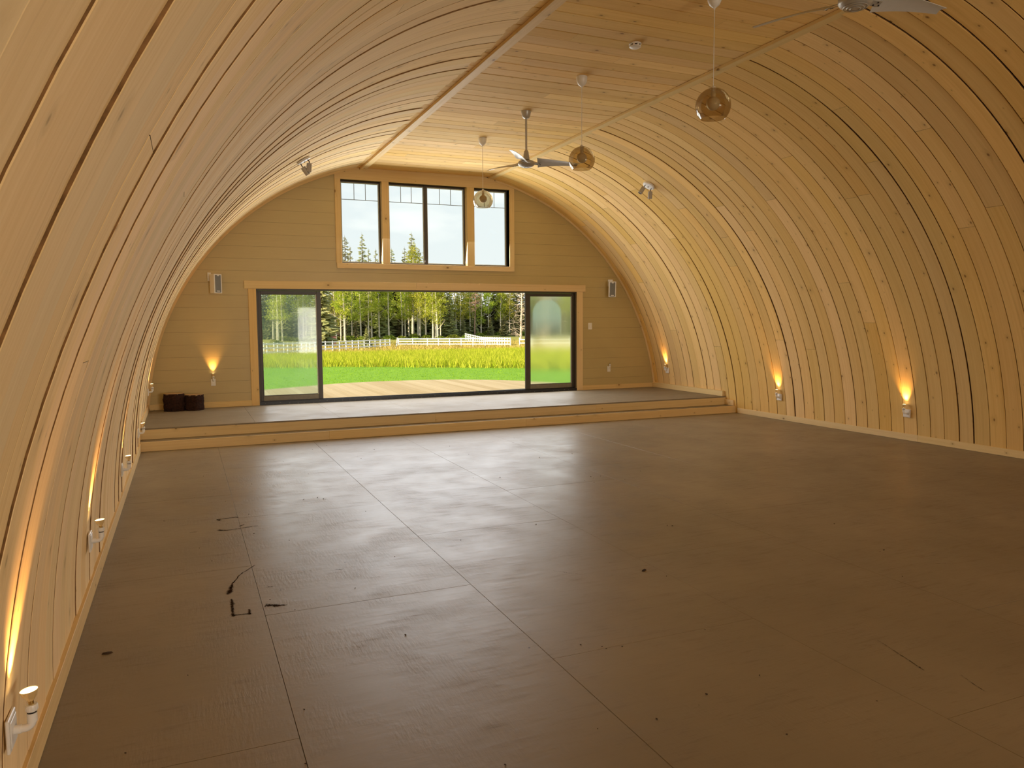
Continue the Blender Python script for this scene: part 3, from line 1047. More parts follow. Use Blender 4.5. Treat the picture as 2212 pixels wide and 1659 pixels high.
def sash(i, x0, x1, label, wl, wr, pane_mat):
    yc = YB + 0.075
    root = empty('door_%d' % i, ((x0 + x1) / 2, yc, ZD + .063))
    tag(root, label, 'door', kind='structure')
    cx = (x0 + x1) / 2
    a, b = x0 - cx, x1 - cx
    h = 2.258 - (ZD + .063)
    fr = MB()
    fr.box((a, -.022, 0), (a + wl, .022, h), 0, bev=.003)
    fr.box((b - wr, -.022, 0), (b, .022, h), 0, bev=.003)
    fr.box((a + wl, -.02, h - .055), (b - wr, .02, h), 0, bev=.003)
    fr.build('stiles', MAT['bronze'], root)
    rl = MB()
    rl.box((a + wl, -.02, 0), (b - wr, .02, .085), 0, bev=.004)
    rl.build('bottom_rail', MAT['grey_frame'], root)
    gk = MB()
    for (p, q) in (((a + wl, -.012, .085), (a + wl + .012, .012, h - .055)), ((b - wr - .016, -.012, .085), (b - wr, .012, h - .055)), ((a + wl + .012, -.012, .085), (b - wr - .016, .012, .097)), ((a + wl + .012, -.012, h - .065), (b - wr - .016, .012, h - .055))):
        gk.box(p, q, 1 if p[0] > a + wl + .02 and q[2] > 1 and p[2] < .2 else 0, bev=.002)
    gk.build('glazing_bead', [MAT['bronze'], MAT['vinyl']], root)
    pn = MB()
    vs = [(a + wl + .008, 0, .092), (b - wr - .012, 0, .092), (b - wr - .012, 0, h - .06), (a + wl + .008, 0, h - .06)]
    pn.add(vs, [(0, 1, 2, 3)], None, 0)
    p = pn.build('pane', pane_mat, root)
    hd = MB()
    hx = b - wr / 2 if i == 1 else a + wl / 2
    hd.lathe([(.008, 0), (.008, .012), (.004, .014)], 12, Matrix.Translation((hx, -.022, 1.06)) @ Matrix.Rotation(PI / 2, 4, 'X'), 0)
    hd.build('lock_button', MAT['black_track'], root)
    return root


sash(1, DL + .032, 2.265, 'left sliding door panel with hazy greenish glass', .045, .075, MAT['dusty_pane'])
_x0, _x1 = 6.255, DR - .032
_cx = (_x0 + _x1) / 2
MAT['fogged_pane'] = fogged_pane(6.40 - _cx, 7.08 - _cx, -0.6, 2.15 - (ZD + .063))
sash(2, _x0, _x1, 'right sliding door panel with fogged glass', .10, .05, MAT['fogged_pane'])

# ------------------------------------------------------------------ wall lamps
def make_lamp(bulb=True, arm=True):
    root = empty('wall_lamp')
    pl = MB()
    if arm:
        pl.box((0.001, -.056, -.056), (0.012, .056, .056), 0, bev=.003)
        pl.box((0.012, -.044, -.044), (0.016, .044, .044), 0, bev=.002)
    else:
        pl.box((0.001, -.037, -.085), (0.009, .037, .034), 0, bev=.003)
        pl.box((0.009, -.018, -.070), (0.013, .018, -.035), 0, bev=.002)
    pl.build('wall_plate', MAT['white_plastic'], root)
    L = 0.068 if arm else 0.045
    ar = MB()
    el = [(0.012, 0, 0), (L - .022, 0, 0)]
    for k in range(1, 7):
        t = k / 6 * PI / 2
        el.append((L - .022 + .022 * math.sin(t), 0, .022 - .022 * math.cos(t)))
    el.append((L, 0, .036))
    ar.tube(el, .0125, 16)
    ar.tube([(0.013, 0, 0), (0.036, 0, 0)] if arm else [(0.010, 0, 0), (0.02, 0, 0)], .0145, 16)
    ar.tube([(L, 0, .020), (L, 0, .050)], .0155, 16)
    ar.build('pipe_elbow', MAT['white_plastic'], root, smooth=40)
    so = MB()
    so.lathe([(.0140, .050), (.0140, .056)], 20, Matrix.Translation((L, 0, 0)), 1)
    so.lathe([(.0165, .056), (.0180, .059), (.0180, .076), (.0165, .079), (.011, .079)], 20, Matrix.Translation((L, 0, 0)), 0)
    for k in range(14):
        t = 2 * PI * k / 14
        so.box((L + .0175 * math.cos(t) - .001, .0175 * math.sin(t) - .001, .060), (L + .0175 * math.cos(t) + .0016, .0175 * math.sin(t) + .0016, .075), 0)
    so.build('socket', [MAT['white_plastic'], MAT['dark_slot']], root, smooth=40)
    if bulb:
        tl = Matrix.Translation((L, 0, .079)) @ Matrix.Rotation(-0.10, 4, 'Y')
        bb = MB()
        bb.lathe([(.0085, -.003), (.0085, .014), (.010, .015)], 18, tl, 0)
        bo = bb.build('bulb', MAT['brass'], root, smooth=40)
        rf = MB()
        rf.lathe([(.0105, .013), (.013, .017), (.0195, .026), (.0245, .036), (.0268, .045), (.0275, .049), (.0262, .0495)], 26, tl, 0, caps=False)
        rf.build('reflector', MAT['bulb_reflector'], bo, smooth=40)
        ln = MB()
        ln.lathe([(.0262, .0480), (.018, .0505), (.008, .0515), (.0005, .0518)], 26, tl, 0, caps=False)
        ln.build('lens', MAT['bulb_lens'], bo, smooth=60)
        d = bpy.data.lights.new('bulb_beam', 'SPOT')
        d.energy = BULB_W
        d.color = (1.0, 0.50, 0.13)
        d.spot_size = math.radians(70)
        d.spot_blend = 1.0
        d.shadow_soft_size = 0.02
        lo = bpy.data.objects.new('bulb_beam', d)
        COL.objects.link(lo)
        lo.parent = root
        lo.matrix_local = tl @ Matrix.Translation((0, 0, .060)) @ Matrix.Rotation(-0.06, 4, 'Y') @ Matrix.Rotation(PI, 4, 'X')
    else:
        bb = MB()
        for s in (-1, 1):
            bb.tube([(L, s * .002, .079), (L + .003, s * .007, .092), (L + .002, s * .013, .104)], .0018, 8)
        bb.build('bare_contacts', MAT['dark_slot'], root)
    return root


def wall_x(z, side):
    if side < 0:
        return 3.924 - math.sqrt(4.525 ** 2 - (z - .036) ** 2)
    s = (z + .016) / 4.523
    r = 4.523 + 0.125 * (1 - s) ** 2
    return 4.639 + math.sqrt(r * r - (z + .016) ** 2)


lamp0 = make_lamp()
first = [True]


def place_lamp(src, x, y, z, rz, label):
    r = src if first[0] else copy_tree(src)
    first[0] = False
    r.location = (x, y, z)
    r.rotation_euler = (0, 0, rz)
    return tag(r, label, 'lamp', 'wall lamps with bare reflector bulbs')


for y, z, lab in ((2.872, .372, 'lit wall lamp on the left wall, nearest to the viewer and largest'),
                  (5.211, .385, 'lit wall lamp second from the viewer along the left wall'),
                  (7.85, .358, 'lit wall lamp third from the viewer along the left wall'),
                  (10.70, .320, 'lit wall lamp on the left wall just before the platform step'),
                  (13.15, .640, 'lit wall lamp on the left wall above the platform, by the gable corner')):
    place_lamp(lamp0, wall_x(z, -1) + .009, y, z, 0, lab)
for y, z, lab in ((7.56, .386, 'lit wall lamp on the right wall nearest the right edge of the photo'),
                  (10.05, .392, 'lit wall lamp on the right wall just in front of the platform step'),
                  (13.256, .667, 'lit wall lamp on the right wall above the platform')):
    place_lamp(lamp0, wall_x(z, 1) - .006, y, z, PI, lab)
first[0] = True
place_lamp(make_lamp(True, False), .431, YB - .001, .735, -PI / 2, 'lit wall lamp on the cream gable wall above the two log stumps')
first[0] = True
place_lamp(make_lamp(False, False), 8.132, YB - .001, .725, -PI / 2, 'unlit wall lamp without a bulb on the gable wall right of the doors')

# ------------------------------------------------------------------ light switch
r = empty('light_switch', (7.685, YB, 1.592))
tag(r, 'white light switch plate beside the right door casing', 'switch')
m = MB(); m.box((-.045, -.007, -.068), (.045, -.0005, .068), 0, bev=.002); m.build('cover_plate', MAT['white_plastic'], r)
m = MB(); m.box((-.016, -.011, -.033), (.016, -.007, .033), 0, bev=.0015); m.build('rocker', MAT['white_plastic'], r)


# ------------------------------------------------------------------ speakers
def make_speaker():
    root = empty('wall_speaker')
    m = MB(); m.box((-.05, -.012, .05), (.05, -.0005, .19), 0, bev=.003); m.box((-.02, -.05, -.02), (.02, -.012, .02), 0, bev=.003)
    m.build('mount', MAT['white_plastic'], root)
    bd = MB()
    h = .157
    prof = [(-.075, -.20), (.075, -.20), (.048, -.055), (-.048, -.055)]
    vs = [(x, y, -h) for x, y in prof] + [(x, y, h) for x, y in prof]
    bd.add(vs, [(3, 2, 1, 0), (4, 5, 6, 7), (0, 1, 5, 4), (1, 2, 6, 5), (2, 3, 7, 6), (3, 0, 4, 7)])
    body = bd.build('cabinet', MAT['white_plastic'], root)
    g = MB(); g.box((-.056, -.206, -h + .012), (.056, -.2005, h - .014), 0, bev=.002)
    gr = g.build('grille', MAT['grey_grille'], body)
    b = MB(); b.box((-.03, -.2085, -h + .028), (.03, -.2062, -h + .041), 0)
    b.build('badge', MAT['white_plastic'], gr)
    t = MB(); t.box((-.018, -.2085, h - .032), (.018, -.2062, h - .016), 0)
    t.build('tweeter_cap', MAT['white_plastic'], gr)
    return root


s1 = make_speaker()
s1.location = (.44, YB, 2.36); s1.rotation_euler = (0, 0, math.radians(36))
tag(s1, 'white wall speaker with grey grille, left of the doors', 'speaker', 'wall speakers on the gable wall')
s2 = copy_tree(s1)
s2.location = (8.155, YB, 2.36); s2.rotation_euler = (math.radians(6), 0, math.radians(-16))
tag(s2, 'white wall speaker with grey grille, right of the doors', 'speaker', 'wall speakers on the gable wall')
for s in (s1, s2):
    pass


# ------------------------------------------------------------------ pendants
def make_pendant():
    root = empty('pendant_lamp')
    m = MB(); m.lathe([(.062, 0), (.063, -.012), (.057, -.055), (.043, -.085), (.024, -.103), (.010, -.110), (.006, -.125)], 28)
    m.build('ceiling_canopy', MAT['white_plastic'], root, smooth=50)
    m = MB(); m.tube([(0, 0, -.10), (0, 0, -.775)], .0032, 8)
    m.build('cord', MAT['white_plastic'], root, smooth=50)
    m = MB()
    Rg = .149
    out = []
    for k in range(26):
        a = math.radians(11) + (math.radians(136) - math.radians(11)) * k / 25
        out.append((Rg * math.sin(a), -.92 + Rg * math.cos(a)))
    inn = [((r_ - .003 if i < 25 else r_ - .002), -.92 + (z_ + .92) * .98) for i, (r_, z_) in enumerate(out)]
    prof = out + inn[::-1] + [out[0]]
    m.lathe(prof, 40, None, 0, caps=False)
    m.build('glass_globe', MAT['smoke_glass'], root, smooth=50)
    m = MB(); m.lathe([(.008, -.755), (.026, -.772), (.027, -.777), (.017, -.788), (.020, -.82), (.019, -.846)], 20)
    m.build('bulb_holder', MAT['white_plastic'], root, smooth=50)
    m = MB()
    pr = [(.015, -.846)]
    for k in range(1, 16):
        a = math.radians(18) + (PI - math.radians(18)) * k / 15
        pr.append((max(.0004, .058 * math.sin(a)), -.900 + .058 * math.cos(a)))
    m.lathe(pr, 24, None, 0)
    m.build('bulb', MAT['white_plastic'], root, smooth=60)
    return root


p0 = make_pendant()
for i, (y, lab) in enumerate(((10.95, 'smoked glass globe pendant hanging in front of the right clerestory window'),
                              (7.83, 'smoked glass globe pendant hanging in front of the ceiling fan blade'),
                              (5.48, 'smoked glass globe pendant nearest the viewer, by the right batten'))):
    r = p0 if i == 0 else copy_tree(p0)
    r.location = (4.24, y, ZC - .001)
    tag(r, lab, 'pendant lamp', 'smoked globe pendants along the ridge')


# ------------------------------------------------------------------ ceiling fans
def make_fan(dz=0.0):
    T = Matrix.Translation((0, 0, dz))
    root = empty('ceiling_fan')
    m = MB(); m.lathe([(.064, 0), (.064, -.018), (.060, -.030), (.052, -.072), (.034, -.092), (.016, -.096)], 26)
    m.build('ceiling_canopy', MAT['fan_metal'], root, smooth=50)
    m = MB(); m.tube([(0, 0, -.09), (0, 0, -.56 + dz)], .0135, 14)
    m.build('down_rod', MAT['fan_metal'], root, smooth=50)
    m = MB(); m.lathe([(.016, -.50), (.028, -.515), (.042, -.60), (.044, -.628), (.030, -.632)], 22, T)
    m.lathe([(.046, -.626), (.046, -.637)], 22, T, 1)
    m.build('rod_cover', [MAT['fan_metal'], MAT['dark_slot']], root, smooth=40)
    m = MB(); m.lathe([(.060, -.637), (.098, -.645), (.110, -.660), (.112, -.682), (.100, -.700), (.070, -.716), (.035, -.724), (.004, -.727)], 34, T)
    for k in range(3):
        m.lathe([(.030 + .022 * k, -.7265 + .005 * k), (.033 + .022 * k, -.7285 + .005 * k), (.036 + .022 * k, -.7245 + .005 * k)], 30, T, 0, caps=False)
    m.build('motor_housing', MAT['fan_metal'], root, smooth=50)
    for k in range(3):
        M = Matrix.Translation((0, 0, -.672 + dz)) @ Matrix.Rotation(2 * PI * k / 3, 4, 'Z')
        b = MB()
        NL = 12
        vs, fs = [], []
        for i in range(NL + 1):
            t = i / NL
            xa = .150 + (.72 - .150) * t
            lead = .046 + .030 * (1 - t) - .012 * t
            trail = -.125 + .088 * t ** 0.8
            x_tr = xa - .036 * (1 - t) + .02 * t
            pit = math.radians(25 - 11 * t)
            sag = .012 * math.sin(PI * t) + .012 * t
            for th in (-.0022, .0022):
                for (xx, yy) in ((xa + (.03 if i == 0 else 0), lead), (xa - .004, (lead + trail) / 2), (x_tr, trail)):
                    cb = .008 * (1 - ((yy - (lead + trail) / 2) / ((lead - trail) / 2)) ** 2)
                    vs.append(M @ Vector((xx, yy * math.cos(pit), -yy * math.sin(pit) + cb + th + sag)))
        K = 6
        for i in range(NL):
            a, c = i * K, (i + 1) * K
            fs += [(a, a + 1, c + 1, c), (a + 1, a + 2, c + 2, c + 1), (a + 3, c + 3, c + 4, a + 4), (a + 4, c + 4, c + 5, a + 5), (a, c, c + 3, a + 3), (a + 2, a + 5, c + 5, c + 2)]
        fs += [(0, 3, 4, 1), (1, 4, 5, 2), (NL * K, NL * K + 1, NL * K + 4, NL * K + 3), (NL * K + 1, NL * K + 2, NL * K + 5, NL * K + 4)]
        b.add(vs, fs)
        bl = b.build('blade', MAT['fan_blade'], root, smooth=50)
        ir = MB()
        ir.box((.095, -.032, -.006), (.20, .020, -.001), 0, M=M @ Matrix.Rotation(math.radians(-22), 4, 'X'), bev=.001)
        for (sx, sy) in ((.170, -.018), (.192, .006), (.150, .008)):
            ir.lathe([(.006, -.010), (.006, -.006)], 10, M @ Matrix.Rotation(math.radians(-22), 4, 'X') @ Matrix.Translation((sx, sy, 0)), 1)
        ir.build('blade_iron', [MAT['fan_metal'], MAT['dark_slot']], bl, smooth=40)
    return root


f0 = make_fan()
f0.location = (4.24, 9.36, ZC - .001); f0.rotation_euler = (0, 0, math.radians(-8))
tag(f0, 'grey three blade ceiling fan seen whole below the ridge, mid hall', 'ceiling fan', 'ceiling fans along the ridge')
f1 = make_fan(0.06)
f1.location = (4.24, 3.98, ZC - .001); f1.rotation_euler = (0, 0, math.radians(-6))
tag(f1, 'grey ceiling fan cut off by the top edge of the photo', 'ceiling fan', 'ceiling fans along the ridge')

# smoke detector
r = empty('smoke_detector', (4.24, 6.72, ZC - .001))
tag(r, 'round white smoke detector on the flat ceiling', 'smoke detector')
m = MB(); m.lathe([(.062, 0), (.062, -.012), (.058, -.014)], 28); m.build('base', MAT['white_plastic'], r, smooth=40)
m = MB(); m.lathe([(.052, -.013), (.052, -.026)], 28); m.build('vent_ring', MAT['dark_slot'], r, smooth=40)
m = MB()
for k in range(8):
    m.box((.050, -.008, -.027), (.058, .008, -.013), 0, M=Matrix.Rotation(2 * PI * k / 8, 4, 'Z'))
m.lathe([(.058, -.026), (.058, -.034), (.048, -.042), (.020, -.045), (.002, -.0455)], 28)
m.build('cover', MAT['white_plastic'], r, smooth=40)


# ------------------------------------------------------------------ twin spotlights on the curved walls
def make_spot(loc, nrm, spin, dirs):
    z = Vector(nrm).normalized()          # local z points away from the wall
    x = Vector((0, 1, 0)).cross(z).normalized()
    M = Matrix.Translation(loc) @ Matrix((x, z.cross(x), z)).transposed().to_4x4() @ Matrix.Rotation(spin, 4, 'Z')
    root = empty('spotlight_fixture')
    root.matrix_world = M
    Mi = M.to_3x3().inverted()
    m = MB(); m.lathe([(.100, 0), (.100, .014), (.094, .026), (.03, .030)], 30); m.build('base_plate', MAT['white_plastic'], root, smooth=40)
    m = MB(); m.lathe([(.008, .030), (.008, .040)], 12); m.build('screw_cap', MAT['dark_slot'], root, smooth=40)
    for s, d in zip((-1, 1), dirs):
        dl = (Mi @ Vector(d)).normalized()
        k = Vector((s * .058, 0, .060))
        h = MB()
        h.tube([(s * .055, 0, .026), k, k + dl * .03], .0065, 10, 1)
        R = dl.to_track_quat('Z', 'Y').to_matrix().to_4x4()
        h.lathe([(.020, .018), (.032, .022), (.034, .028), (.034, .135), (.031, .137), (.029, .125), (.001, .122)], 24, Matrix.Translation(k) @ R, 0, caps=True)
        h.build('lamp_head', [MAT['spot_grey'], MAT['dark_slot']], root, smooth=40)
    return root


a = math.asin((3.9 - .036) / 4.525)
px, pz = left_pt(a, .006)
sp0 = make_spot((px, 10.767, pz), (math.cos(a), 0, -math.sin(a)), math.radians(10), [(-.06, .1, -1), (.75, .1, -1)])
tag(sp0, 'twin spotlight on the upper left curve near the clerestory', 'spotlight', 'twin spotlights on the upper walls')
a = math.asin((3.872 + .016) / 4.53)
px, pz = right_pt(a, .003)
sp1 = make_spot((px, 10.594, pz), (-math.cos(a), 0, -math.sin(a)), math.radians(15), [(0.0, .1, -1), (-.75, .0, -1)])
tag(sp1, 'twin spotlight on the upper right curve', 'spotlight', 'twin spotlights on the upper walls')


# ------------------------------------------------------------------ log stumps on the platform
def bark_mat():
    t = NT('log_bark')
    tc = t.t.nodes.new('ShaderNodeTexCoord')
    n = t.noise(tc.outputs['Object'], 35, 5, 0.7)
    c = t.ramp(n, [(0.3, (0.010, 0.005, 0.004)), (0.7, (0.055, 0.022, 0.013))])
    t.principled(c, 0.85, t.bump(n, 0.8, 0.02), 0.2)
    return t.m


def log_end():
    t = NT('log_end')
    tc = t.t.nodes.new('ShaderNodeTexCoord')
    sep = t.t.nodes.new('ShaderNodeSeparateXYZ'); t.t.links.new(tc.outputs['Object'], sep.inputs[0])
    r_ = t.math('SQRT', t.math('ADD', t.math('MULTIPLY', sep.outputs[0], sep.outputs[0]), t.math('MULTIPLY', sep.outputs[1], sep.outputs[1])))
    s = t.math('SINE', t.math('MULTIPLY', r_, 480.0))
    c = t.ramp(t.math('ADD', t.math('MULTIPLY', s, 0.5), 0.5), [(0.0, (0.42, 0.27, 0.13)), (1.0, (0.55, 0.38, 0.20))])
    t.principled(c, 0.7)
    return t.m


MAT['bark'] = bark_mat(); MAT['log_end'] = log_end()


def stump(x, y, R, H, seed, label):
    rs = random.Random(seed)
    root = empty('log_stump', (x, y, ZD))
    tag(root, label, 'log stump', 'log stumps on the platform')
    N, K = 36, 12
    ph = [rs.uniform(0, 6.28) for _ in range(6)]
    m = MB(); vs = []; fs = []
    def rad(t, z):
        return R * (1 + .03 * math.sin(2 * t + ph[0]) + .025 * math.sin(5 * t + ph[1]) + .02 * math.sin(11 * t + ph[2] + 9 * z) + .03 * math.sin(14 * z / H + ph[3] + math.sin(t + ph[4])) + (.05 if z < .5 * H else 0) * math.sin(t + ph[5]))
    for k in range(K + 1):
        z = H * k / K
        for i in range(N):
            t = 2 * PI * i / N
            r_ = rad(t, z) + rs.gauss(0, .0035)
            vs.append((r_ * math.cos(t), r_ * math.sin(t), z + .0005))
    for k in range(K):
        for i in range(N):
            j = (i + 1) % N
            fs.append((k * N + i, k * N + j, (k + 1) * N + j, (k + 1) * N + i))
    fs.append(tuple(range(N))[::-1])
    m.add(vs, fs)
    m.build('bark', MAT['bark'], root, smooth=30)
    e_ = MB()
    top = [(.985 * v[0], .985 * v[1], H + .002) for v in vs[K * N:]]
    rim = [(.985 * v[0], .985 * v[1], H - .012) for v in vs[K * N:]]
    e_.add(top + rim, [tuple(range(N))] + [(N + i, N + (i + 1) % N, (i + 1) % N, i) for i in range(N)])
    e_.build('cut_end', MAT['log_end'], root)


stump(-.185, 13.60, .155, .285, 3, 'dark bark log stump left of its pair on the platform, pale cut top')
stump(.118, 13.60, .145, .255, 9, 'dark bark log stump right of its pair on the platform, browner cut top')


# ------------------------------------------------------------------ crumbs and chips on the floor
def chip(x, y, L, seed, label):
    rs = random.Random(seed)
    m = MB()
    n = 9
    ring = [(L * .5 * math.cos(2 * PI * k / n) * rs.uniform(.75, 1.1), L * .22 * math.sin(2 * PI * k / n) * rs.uniform(.7, 1.2)) for k in range(n)]
    vs = [(p[0], p[1], 0.0005) for p in ring] + [(p[0] * .7, p[1] * .7, .006 + rs.uniform(0, .003)) for p in ring]
    fs = [tuple(range(n))[::-1], tuple(n + k for k in range(n))] + [(k, (k + 1) % n, n + (k + 1) % n, n + k) for k in range(n)]
    m.add(vs, fs)
    o = m.build('bark_chip', MAT['bark_chip'])
    o.location = (x, y, 0); o.rotation_euler = (0, 0, rs.uniform(-.5, .5))
    return tag(o, label, 'bark chip')


chip(-.43, 4.36, .055, 2, 'dark bark chip lying alone on the floor near the left wall')
chip(2.83, 4.33, .05, 5, 'dark bark chip on the floor beside the long dark seam')
m = MB()
for (x, y) in [(2.90, 4.17), (4.54, 7.99), (4.04, 7.25), (4.03, 7.17), (3.93, 6.98), (1.45, 6.76), (1.76, 6.07), (1.93, 5.54), (2.70, 4.57), (1.35, 5.34), (2.05, 3.34), (1.96, 3.35), (1.05, 3.95), (0.37, 2.92), (1.80, 2.65), (2.48, 2.79), (3.64, 5.23), (3.67, 5.20), (2.22, 2.33), (0.95, 4.8), (1.2, 7.4), (0.7, 6.1)] + [(random.uniform(-.3, 5), random.uniform(2.2, 10.8)) for _ in range(60)]:
    s = random.uniform(.0025, .0065)
    m.box((-s, -s * .6, .0004), (s, s * .6, s * .7), 0, M=Matrix.Translation((x, y, 0)) @ Matrix.Rotation(random.uniform(0, 3), 4, 'Z'), bev=s * .3)
tag(m.build('dirt_crumbs', MAT['bark_chip']), 'tiny dark dirt crumbs scattered over the painted floor', 'dirt', kind='stuff')


# ================================================================== outdoors
def zg(x, y):
    return float(np.interp(y, [13, 20, 30, 40, 60, 90, 115, 135, 160, 260], [-.25, -.35, -.5, -.65, -1.1, -1.7, -2.05, -1.6, -1.0, 2.]))


def terrain_mat():
    t = NT('meadow_ground')
    tc = t.t.nodes.new('ShaderNodeTexCoord')
    P = tc.outputs['Object']
    sep = t.t.nodes.new('ShaderNodeSeparateXYZ'); t.t.links.new(P, sep.inputs[0])
    n1 = t.noise(P, 0.25, 4)
    n2 = t.noise(P, 2.5, 4)
    # distance to the mown edge, which runs obliquely: lawn on this side, meadow beyond
    edge = t.math('ADD', t.math('SUBTRACT', sep.outputs[1], t.math('ADD', 49.0, t.math('MULTIPLY', sep.outputs[0], -1.05))), t.math('MULTIPLY', t.math('SUBTRACT', n1, 0.5), 2.0))
    lawn = t.ramp(n2, [(0.3, (0.16, 0.31, 0.02)), (0.7, (0.24, 0.41, 0.03))])
    tall = t.ramp(n2, [(0.3, (0.20, 0.25, 0.02)), (0.7, (0.32, 0.35, 0.03))])
    gold = t.ramp(n2, [(0.3, (0.34, 0.27, 0.06)), (0.7, (0.46, 0.38, 0.10))])
    far = t.ramp(n2, [(0.3, (0.28, 0.26, 0.05)), (0.7, (0.40, 0.36, 0.09))])
    c = t.mix(t.math('MULTIPLY', edge, 1.5, True), lawn, tall)
    g = t.math('MULTIPLY', t.math('SUBTRACT', t.math('ADD', sep.outputs[1], t.math('MULTIPLY', n1, 8.0)), 62.0), 0.15, True)
    c = t.mix(g, c, gold)
    g = t.math('MULTIPLY', t.math('SUBTRACT', sep.outputs[1], 112.0), 0.12, True)
    c = t.mix(g, c, far)
    t.principled(c, 0.9, t.bump(n2, 0.5, 0.05), 0.1)
    return t.m


MAT['meadow'] = terrain_mat()
m = MB()
gx = [-60 + 6 * i for i in range(35)]
gy = [YB + .15, 16, 18, 20, 24, 28, 32, 36, 40, 45, 50, 56, 62, 70, 80, 90, 100, 108, 115, 122, 128, 135, 145, 160, 190, 240]
vs = [(x, y, zg(x, y)) for y in gy for x in gx]
fs = []
W_ = len(gx)
for j in range(len(gy) - 1):
    for i in range(W_ - 1):
        fs.append((j * W_ + i, j * W_ + i + 1, (j + 1) * W_ + i + 1, (j + 1) * W_ + i))
m.add(vs, fs)
vs = [(-60, -40, -.25), (144, -40, -.25), (144, YB + .15, -.25), (-60, YB + .15, -.25)]
m.add(vs, [(0, 1, 2, 3)])
tag(m.build('ground', MAT['meadow'], smooth=60), 'meadow ground outside with mown lawn and golden pasture', 'ground', kind='structure')


# deck outside the doors: a rounded platform of boards laid out from the wall
def deck_mat():
    t = NT('deck_boards')
    uv = t.t.nodes.new('ShaderNodeUVMap')
    at = t.t.nodes.new('ShaderNodeAttribute'); at.attribute_name = 'rnd'
    sp = t.t.nodes.new('ShaderNodeSeparateColor'); t.t.links.new(at.outputs['Color'], sp.inputs[0])
    mp = t.n('ShaderNodeMapping', Vector=uv.outputs[0]); mp.inputs['Scale'].default_value = (1.2, 30, 1)
    n = t.noise(mp.outputs[0], 1.0, 3)
    c = t.ramp(t.math('ADD', t.math('MULTIPLY', n, 0.5), t.math('MULTIPLY', sp.outputs[0], 0.5)), [(0.2, (0.46, 0.33, 0.15)), (0.8, (0.60, 0.46, 0.25))])
    t.principled(c, 0.7, None, 0.2)
    return t.m


MAT['deck'] = deck_mat()
edge = [(0.2, 14.3), (0.55, 16.2), (1.0, 17.4), (1.58, 18.06), (2.2, 18.45), (3.0, 18.82), (3.79, 19.08), (4.51, 19.18), (5.5, 19.12), (6.39, 18.86), (7.24, 18.27), (7.93, 17.54), (8.34, 16.75), (8.6, 15.6), (8.7, 14.3)]
ex = [p[0] for p in edge]; ey = [p[1] for p in edge]


def deck_top(x):
    return float(np.interp(x, ex, ey))


m = MB()
x = 0.25
while x < 8.66:
    x1 = min(x + .138, 8.68)
    ya, yb = deck_top(x), deck_top(x1)
    rnd = (random.random(), random.random(), random.random())
    u = random.random() * 9
    y0 = YB + .17
    a, b = x + .002, x1 - .002
    vs = [(a, y0, .2), (b, y0, .2), (b, yb, .2), (a, ya, .2), (a, y0, .165), (b, y0, .165), (b, yb, .165), (a, ya, .165)]
    fs = [(0, 1, 2, 3), (4, 7, 6, 5), (0, 3, 7, 4), (1, 5, 6, 2), (3, 2, 6, 7), (0, 4, 5, 1)]
    uvs = [[(vs[i][1] + u, vs[i][0] + vs[i][2]) for i in f] for f in fs]
    m.add(vs, fs, uvs, 0, rnd)
    x += .138
tag(m.build('deck', MAT['deck']), 'rounded wooden deck outside the open sliding doors', 'deck')
sk = MB()
for i in range(len(edge) - 1):
    p, q = Vector((*edge[i], 0)), Vector((*edge[i + 1], 0))
    vs = [(p.x, p.y, -.45), (q.x, q.y, -.45), (q.x, q.y, .163), (p.x, p.y, .163)]
    sk.add(vs, [(0, 1, 2, 3)], [[(0, 0), (1, 0), (1, .5), (0, .5)]])
bpy.data.objects['deck'].name = 'deck'
sk.build('skirt_board', MAT['deck'], bpy.data.objects['deck'])


# ------------------------------------------------------------------ grass
def leafy(name, c_lo, c_hi, transl=0.35, obj_var=0.0):
    t = NT(name)
    at = t.t.nodes.new('ShaderNodeAttribute'); at.attribute_name = 'rnd'
    sp = t.t.nodes.new('ShaderNodeSeparateColor'); t.t.links.new(at.outputs['Color'], sp.inputs[0])
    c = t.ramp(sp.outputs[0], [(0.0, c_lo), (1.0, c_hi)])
    if obj_var:
        oi = t.t.nodes.new('ShaderNodeObjectInfo')
        hs = t.n('ShaderNodeHueSaturation', Color=c)
        t.set(hs, 'Value', t.math('ADD', t.math('MULTIPLY', oi.outputs['Random'], obj_var * 2), 1 - obj_var))
        t.set(hs, 'Hue', t.math('ADD', t.math('MULTIPLY', oi.outputs['Random'], 0.05), 0.47))
        c = hs.outputs[0]
    d = t.n('ShaderNodeBsdfDiffuse', Color=c)
    tl = t.n('ShaderNodeBsdfTranslucent', Color=c)
    mx = t.t.nodes.new('ShaderNodeMixShader')
    t.set(mx, '#0', transl); t.set(mx, '#1', d.outputs[0]); t.set(mx, '#2', tl.outputs[0])
    t.t.links.new(mx.outputs[0], t.out.inputs[0])
    return t.m


MAT['lawn_blade'] = leafy('lawn_blade', (0.20, 0.37, 0.02), (0.34, 0.51, 0.04))
MAT['tall_blade'] = leafy('tall_blade', (0.34, 0.42, 0.02), (0.62, 0.60, 0.07))
MAT['dry_blade'] = leafy('dry_blade', (0.44, 0.33, 0.07), (0.62, 0.50, 0.16))
MAT['aspen_leaf'] = leafy('aspen_leaf', (0.28, 0.36, 0.035), (0.64, 0.66, 0.10), 0.4, 0.2)
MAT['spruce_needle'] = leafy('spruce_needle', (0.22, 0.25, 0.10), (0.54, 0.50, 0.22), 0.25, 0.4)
MAT['far_needle'] = leafy('far_needle', (0.40, 0.42, 0.25), (0.68, 0.65, 0.40), 0.5, 0.2)  # paler copy of the spruce foliage, distance haze put into its colour
MAT['shrub_leaf'] = leafy('shrub_leaf', (0.10, 0.16, 0.02), (0.30, 0.33, 0.05), 0.3, 0.2)


